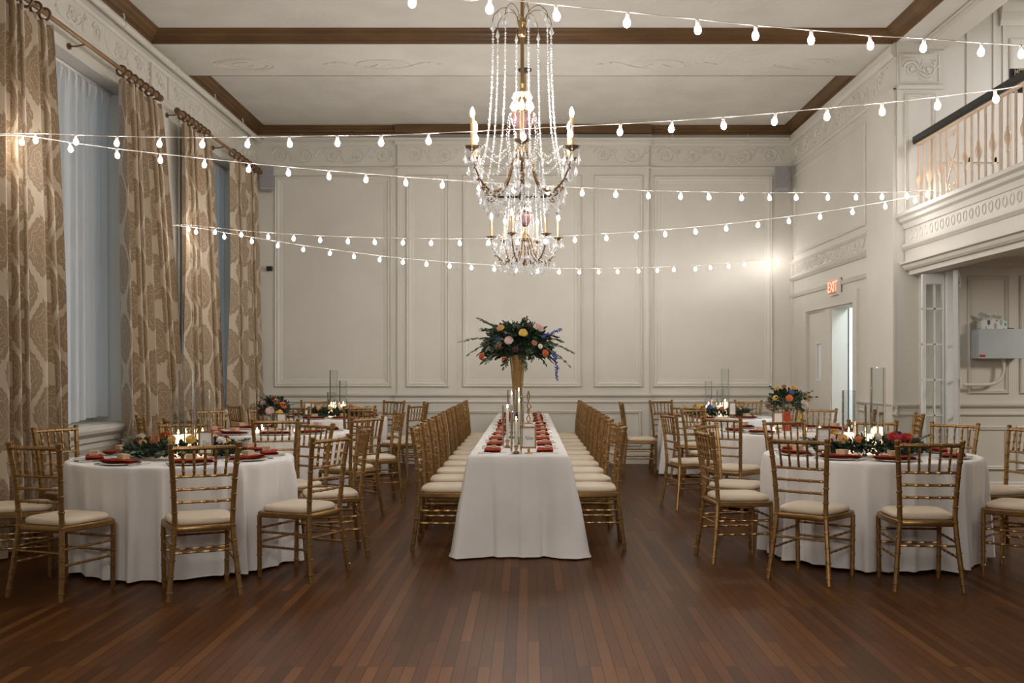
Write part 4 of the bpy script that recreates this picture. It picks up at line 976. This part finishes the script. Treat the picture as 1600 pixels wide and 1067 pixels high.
for (c, x, y, z, s) in (('gold', -.20, -.22, .32, .055), ('pink', -.10, -.36, .17, .06), ('yellow', .07, -.34, .26, .06), ('burgundy', .12, -.2, .35, .045), ('pink', .25, -.22, .33, .075), ('orange', .33, -.30, .02, .05), ('orange', -.42, -.2, -.02, .055), ('rust', -.22, -.33, .10, .04), ('blue', -.24, -.25, .20, .045), ('rust', .2, -.36, .14, .04), ('cream', .27, -.34, .10, .035), ('orange', -.15, -.30, -.06, .045), ('burgundy', -.02, -.36, .06, .04), ('gold', -.3, .2, .2, .05), ('pink', .3, .25, .2, .06), ('yellow', 0, .3, .25, .05)):
    flower(r, c, (x, y, z), s, (x, y, z+.05))
for (a, b_) in (((.30, -.25, .22), (.52, -.3, .30)), ((.42, -.3, .02), (.45, -.34, -.06)), ((.45, -.28, -.08), (.47, -.3, -.28))):
    mb = MB(); A = Vector(a); B = Vector(b_)
    for k in range(26):
        p = A.lerp(B, k/25)+Vector((R.uniform(-.018, .018), R.uniform(-.018, .018), R.uniform(-.012, .012)))
        for j in range(4): leaf(mb, p, (R.uniform(-1, 1), R.uniform(-1, 1), R.uniform(-1, 1)), .022, .008, R)
    o = mb.build('delphinium_spike', PM['blue'], r, True, 180); o['label'] = 'blue delphinium spike'
# twisted gold stand beside it
r = thing('gold_stand', 'slim twisted gold stand on the long table just right of the vase', 'stand', (.005, 11.6, CLB))
MB().lathe([(.05, 0), (.05, .006), (.012, .014), (.008, .03)], 20).build('base', M['brass'], r)
for s in (-1, 1): MB().tube(cr([(s*.006, 0, .02), (s*.02, s*.008, .06), (-s*.012, 0, .14), (s*.022+.01, -s*.01, .20), (0, 0, .26), (-s*.012, 0, .32), (0, 0, .38)], 5), .007, 8).build('stem', M['brass'], r)
# glass cylinders and candles
def cyl(x, y, h, rad, label, grp, z=CLB):
    r = tag(MB().lathe([(1e-6, .004), (rad-.003, .004), (rad-.003, h), (rad, h+.001), (rad, .001), (1e-6, 0)], 28).build('glass_cylinder', M['glass']), label, 'glass cylinder', grp); r.location = (x, y, z); return r
fl_me = MB().lathe([(1e-6, 0), (.005, .006), (.006, .012), (.003, .024), (1e-6, .034)], 8).mesh('flame', M['flame'])
def candle(kind, x, y, h, rad, label, grp, z=CLB+.005, lit=False):
    r = thing(kind, label, 'candle', (x, y, z), 0, grp)
    MB().lathe([(rad-.002, 0), (rad, .003), (rad, h-.004), (rad-.003, h), (rad*.5, h-.004), (1e-6, h-.005)], 20).build('wax', M['litwax'] if lit else M['wax'], r)
    MB().tube([(0, 0, h-.006), (.001, 0, h+.008)], .0012, 5).build('wick', M['black'], r); link('flame', fl_me, r, (0, 0, h+.006)); return r
def holder(x, y, label, grp):
    r = tag(MB().lathe([(.024, 0), (.025, .004), (.012, .016), (.009, .024), (.014, .034), (.018, .048), (.019, .056), (.011, .057), (.010, .045), (1e-6, .044)], 20).build('candle_holder', M['brass']), label, 'candle holder', grp); r.location = (x, y, CLB+.0055)
for k, (x, y, hc, hg) in enumerate(((-.088, 7.42, .19, .31), (-.165, 8.0, .26, .34), (-.075, 8.35, .30, .40), (-.15, 9.1, .34, .44), (-.09, 9.7, .36, .46))):
    o = ('nearest', 'second', 'third', 'fourth', 'farthest')[k]
    holder(x, y, 'small gold candle holder, %s in the middle row of long table' % o, 'gold candle holders on the long table')
    candle('taper_candle', x, y, hc, .0105, 'white taper candle, %s in the middle row of long table' % o, 'taper candles on the long table', CLB+.05)
    cyl(x, y, hg, .042, 'clear glass cylinder around a taper, %s of row on long table' % o, 'glass cylinders on the long table')
# table number frames
def num_frame(x, y, h, w, txt, label, rz=0, script=True):
    r = thing('table_number_frame', label, 'picture frame', (x, y, CLB), rz, 'gold table number frames')
    mb = MB(); t = .0125; z0 = .035
    mb.box(-w/2, w/2, -.005, .006, z0, z0+t); mb.box(-w/2, w/2, -.005, .006, z0+h-t, z0+h); mb.box(-w/2, -w/2+t, -.005, .006, z0+t, z0+h-t); mb.box(w/2-t, w/2, -.005, .006, z0+t, z0+h-t)
    mb.build('frame', M['gold'], r, False)
    MB().box(-w/2+t, w/2-t, -.001, .003, z0+t, z0+h-t).build('card', M['china'], r, False)
    MB().lathe([(.034, 0), (.034, .005), (.014, .009), (.008, .016), (.012, .024), (.007, .034)], 18).build('foot', M['brass'], r)
    ink = mat('gold_ink', (.22, .15, .08), .6)
    if txt:
        me = text_mesh(txt, h*.23, .0004, ink, .35); e = link('lettering', me, r); e.location = (0, -.0025, z0+h*.47); e.rotation_euler = (PI/2, 0, 0); e.scale = (.85, 1.2, 1)
    else:
        mb = MB(); R = random.Random(int(x*100))
        for q in (.62, .5, .36): mb.tube([((-.3+.6*k/12)*w, -.002, z0+h*q+R.uniform(-.004, .004)) for k in range(13)], .0007, 4)
        mb.build('lettering', ink, r)
num_frame(.005, 7.47, .165, .115, 'Nine', 'gold framed number card at the near end of the long table')
num_frame(-2.24, 6.92, .165, .10, 'Ten', 'gold framed number card beside the front left garland', .15)
num_frame(2.14, 7.22, .17, .10, None, 'gold framed number card left of the front right garland', -.1)
num_frame(-2.42, 9.78, .165, .10, None, 'gold framed number card in front of the middle left bouquet')
num_frame(-2.86, 12.95, .17, .095, None, 'gold framed number card left of the back left garland')
num_frame(2.50, 9.95, .17, .10, None, 'gold framed number card left of the red vase', -.12)
num_frame(2.66, 12.95, .17, .095, None, 'gold framed number card before the back right garland')
# low garlands with candles
CYL = {True: ((-.02, -.04, .33, .056, .155, 'shortest, nearest'), (.12, .06, .48, .056, .16, 'middle height'), (-.02, .12, .62, .056, .15, 'tallest')), False: ((.02, -.04, .36, .052, .145, 'shortest, nearest'), (-.12, .05, .47, .05, .15, 'middle height'), (.11, .09, .64, .056, .19, 'tallest'))}
FRM = {'front left round table': (.23, -.21), 'front right round table': (-.38, -.18), 'back left round table': (-.28, -.25), 'back right round table': (.13, -.30)}
def garland(x, y, where, seed, cols, rx=.34, ry=.24):
    KEEP[:] = [(q[0], q[1], q[3]+.012) for q in CYL['left' in where]]+[(*FRM[where], .065)]
    R = random.Random(seed); r = thing('floral_garland', 'low dark green garland with flowers, centre of the %s' % where, 'flower arrangement', (x, y, CLB), 0, 'low garlands on the round tables')
    lf = MB(); ol = MB(); st = MB()
    for k in range(2100):
        q = R.uniform(0, 2*PI); t = R.uniform(.55, 1.15); p = Vector((rx*t*math.cos(q), ry*t*math.sin(q), R.uniform(.012, .10)*(1.2-abs(t-.8)))); d = Vector((math.cos(q)*R.uniform(-.3, 1), math.sin(q)*R.uniform(-.3, 1), R.uniform(-.1, .8))); leaf(lf, p, d, R.uniform(.03, .055), R.uniform(.008, .013), R)
    for k in range(26):
        q = R.uniform(0, 2*PI); d = Vector((math.cos(q), math.sin(q), R.uniform(.0, .35))); spray(lf if k % 4 else ol, st, (rx*.8*math.cos(q), ry*.8*math.sin(q), .06), d, R.uniform(.10, .20), R, 6, .045, .009, .35)
    for s in (-1, 1):
        for k in range(3): spray(ol, st, (s*rx*.8, R.uniform(-.1, .1), .07), (s, R.uniform(-.4, .4), R.uniform(.15, .6)), .2, R, 8, .035, .006, .2)
    for me_ in (lf, ol, st): me_.v = [(vx, vy, max(vz, .003)) for vx, vy, vz in me_.v]
    lf.build('foliage', M['leaf'], r, True, 180); ol.build('olive_sprays', M['olive'], r, True, 180); st.build('stems', M['stem'], r)
    n = len(cols)
    for k, c in enumerate(cols):
        q = -PI/2+(k-(n-1)/2)*(2*PI*.86/n); rr = R.choice((.034, .040, .046)) if c not in ('pink', 'red') else .056
        p = (rx*.92*math.cos(q), ry*.95*math.sin(q), R.uniform(.105, .15)); flower(r, c, p, rr, (math.cos(q)*.5, math.sin(q)-.3, .8))
    return r
GC = (('front left round table', -2.47, 7.13, 5, ('orange', 'yellow', 'cream', 'burgundy', 'gold', 'rust', 'gold', 'yellow', 'blue', 'cream', 'gold', 'rust', 'pink')),
      ('front right round table', 2.52, 7.40, 6, ('yellow', 'gold', 'yellow', 'pink', 'gold', 'orange', 'cream', 'red', 'red', 'gold', 'yellow', 'blue', 'cream')),
      ('back left round table', -2.58, 13.2, 7, ('cream', 'gold', 'orange', 'cream', 'gold', 'yellow', 'gold', 'rust', 'gold', 'cream', 'yellow')),
      ('back right round table', 2.53, 13.25, 8, ('yellow', 'yellow', 'blue', 'yellow', 'blue', 'rust', 'burgundy', 'yellow', 'gold', 'cream', 'orange')))
for (wh, x, y, sd, cols) in GC:
    garland(x, y, wh, sd, cols)
    G = 'glass cylinders at the '+wh; K = 'pillar candles at the '+wh
    for (dx, dy, h, rad, hc, nm) in CYL['left' in wh]:
        cyl(x+dx, y+dy, h, rad, '%s clear glass candle cylinder, garland of the %s' % (nm, wh), G)
        candle('pillar_candle', x+dx, y+dy, hc, .036, 'lit ivory pillar candle in the %s glass cylinder, %s' % (nm.split(',')[0], wh), K, CLB+.005, True)
KEEP.clear()
# vase bouquets on the two middle tables
def bouquet(x, y, z, label, seed, cols, rad=.15):
    R = random.Random(seed); r = thing('vase_bouquet', label, 'bouquet', (x, y, z)); lf = MB(); ol = MB(); st = MB()
    for k in range(620):
        q = R.uniform(0, 2*PI); el = R.uniform(-.5, 1.3); rr = rad*R.uniform(.2, 1)**.5; p = Vector((math.cos(q)*math.cos(el)*rr, math.sin(q)*math.cos(el)*rr, math.sin(el)*rr*.8+.06)); leaf(lf, p, p+Vector((0, 0, R.uniform(-.1, .1))), R.uniform(.03, .05), R.uniform(.008, .012), R)
    for k in range(14):
        q = R.uniform(0, 2*PI); spray(lf if k % 2 else ol, st, (0, 0, .06), (math.cos(q), math.sin(q), R.uniform(.0, 1.2)), rad*R.uniform(1.1, 1.6), R, 6, .04, .009, .3)
    for s in range(14): a = R.uniform(0, 6.28); st.tube([(.01*math.cos(a), .01*math.sin(a), -.13), (.02*math.cos(a), .02*math.sin(a), 0), (.07*math.cos(a), .07*math.sin(a), .06)], .002, 4)
    lf.build('foliage', M['leaf'], r, True, 180); ol.build('olive_sprays', M['olive'], r, True, 180); st.build('stems', M['stem'], r)
    for (c, a, b_, d, s) in cols: flower(r, c, (a*rad, b_*rad, d*rad+.04), s, (a, b_, d+.2))
    return r
vb = thing('flower_vase', 'clear glass vase of the orange and pink bouquet, middle left round table', 'vase', (-2.58, 10.12, CLB))
MB().lathe([(.04, 0), (.042, .004), (.03, .05), (.028, .10), (.045, .17), (.043, .17), (.026, .10), (.027, .05), (1e-6, .01)], 24).build('body', M['glass'], vb)
MB().lathe([(.026, .012), (.027, .05), (.0255, .09), (1e-6, .09)], 16).build('water', glassmat('water', (.85, .9, .85), 0, .2), vb)
bouquet(-2.58, 10.12, CLB+.155, 'bouquet with orange and pink flowers in clear vase, middle left table', 31, (('orange', .75, -.55, .5, .042), ('pink', -.05, -.95, .15, .05), ('yellow', .55, -.75, -.05, .045), ('orange', -.95, -.3, .1, .035), ('rust', .3, -.6, .75, .04), ('pink', -.6, -.6, .65, .035), ('red', .0, -.3, .9, .035), ('burgundy', -.7, -.7, .1, .035), ('gold', .3, .6, .5, .04), ('pink', -.4, .7, .4, .04)))
vr = thing('flower_vase', 'red glass vase standing on the middle right round table', 'vase', (2.66, 10.24, CLB))
MB().lathe([(.045, 0), (.05, .006), (.028, .045), (.03, .07), (.05, .11), (.044, .15), (.03, .175), (.036, .20), (.033, .20), (.026, .175), (1e-6, .17)], 24).build('body', M['redvase'], vr)
bouquet(2.66, 10.24, CLB+.215, 'full yellow, orange and white bouquet in the red vase, middle right table', 33, (('orange', -.1, -.95, .45, .042), ('cream', .75, -.75, .1, .055), ('yellow', .25, -.5, 1.0, .04), ('yellow', -.75, -.5, .45, .035), ('yellow', 1.05, -.3, .35, .035), ('yellow', -.6, -.3, .95, .035), ('rust', -1.05, -.3, 0, .04), ('blue', .1, -.7, .75, .03), ('rust', -.25, -.4, 1.05, .03), ('gold', .9, -.35, .65, .03), ('pink', 1.0, -.4, -.25, .04), ('yellow', .5, -.7, -.55, .035), ('gold', 0, .8, .4, .045), ('cream', -.6, .7, .4, .045)), .19)
# geometric stand and votives
r = thing('geometric_candle_stand', 'open gold wire lantern frame beside the red vase', 'lantern', (2.83, 10.02, CLB), .3)
mb = MB(); A = [(-.06, -.06), (.06, -.06), (.06, .06), (-.06, .06)]
for i in range(4):
    a, b_ = A[i], A[(i+1) % 4]; mb.tube([(*a, .003), (*b_, .003)], .0025, 5); mb.tube([(*a, .003), (a[0]*.8, a[1]*.8, .16)], .0025, 5); mb.tube([(a[0]*.8, a[1]*.8, .16), (b_[0]*.8, b_[1]*.8, .16)], .0025, 5)
mb.build('frame', M['brass'], r)
def votive(x, y, label):
    r = thing('votive_candle', label, 'candle', (x, y, CLB), 0, 'glass votives')
    MB().lathe([(.026, 0), (.03, .003), (.034, .06), (.032, .06), (.028, .005), (1e-6, .004)], 18).build('cup', M['glass'], r)
    MB().lathe([(.026, .005), (.029, .03), (1e-6, .031)], 16).build('wax', M['litwax'], r); link('flame', fl_me, r, (0, 0, .03))
for (x, y, l) in ((-2.66, 9.78, 'lit glass votive on the middle left table, left of the number card'), (-2.32, 9.95, 'lit glass votive on the middle left table, right of the number card'), (-2.75, 10.3, 'lit glass votive behind the middle left bouquet'),
                  (2.42, 9.80, 'lit glass votive on the middle right table, left of the number card'), (2.93, 10.0, 'lit glass votive on the middle right table, right of the red vase'), (2.85, 10.25, 'lit glass votive behind the wire lantern frame')): votive(x, y, l)
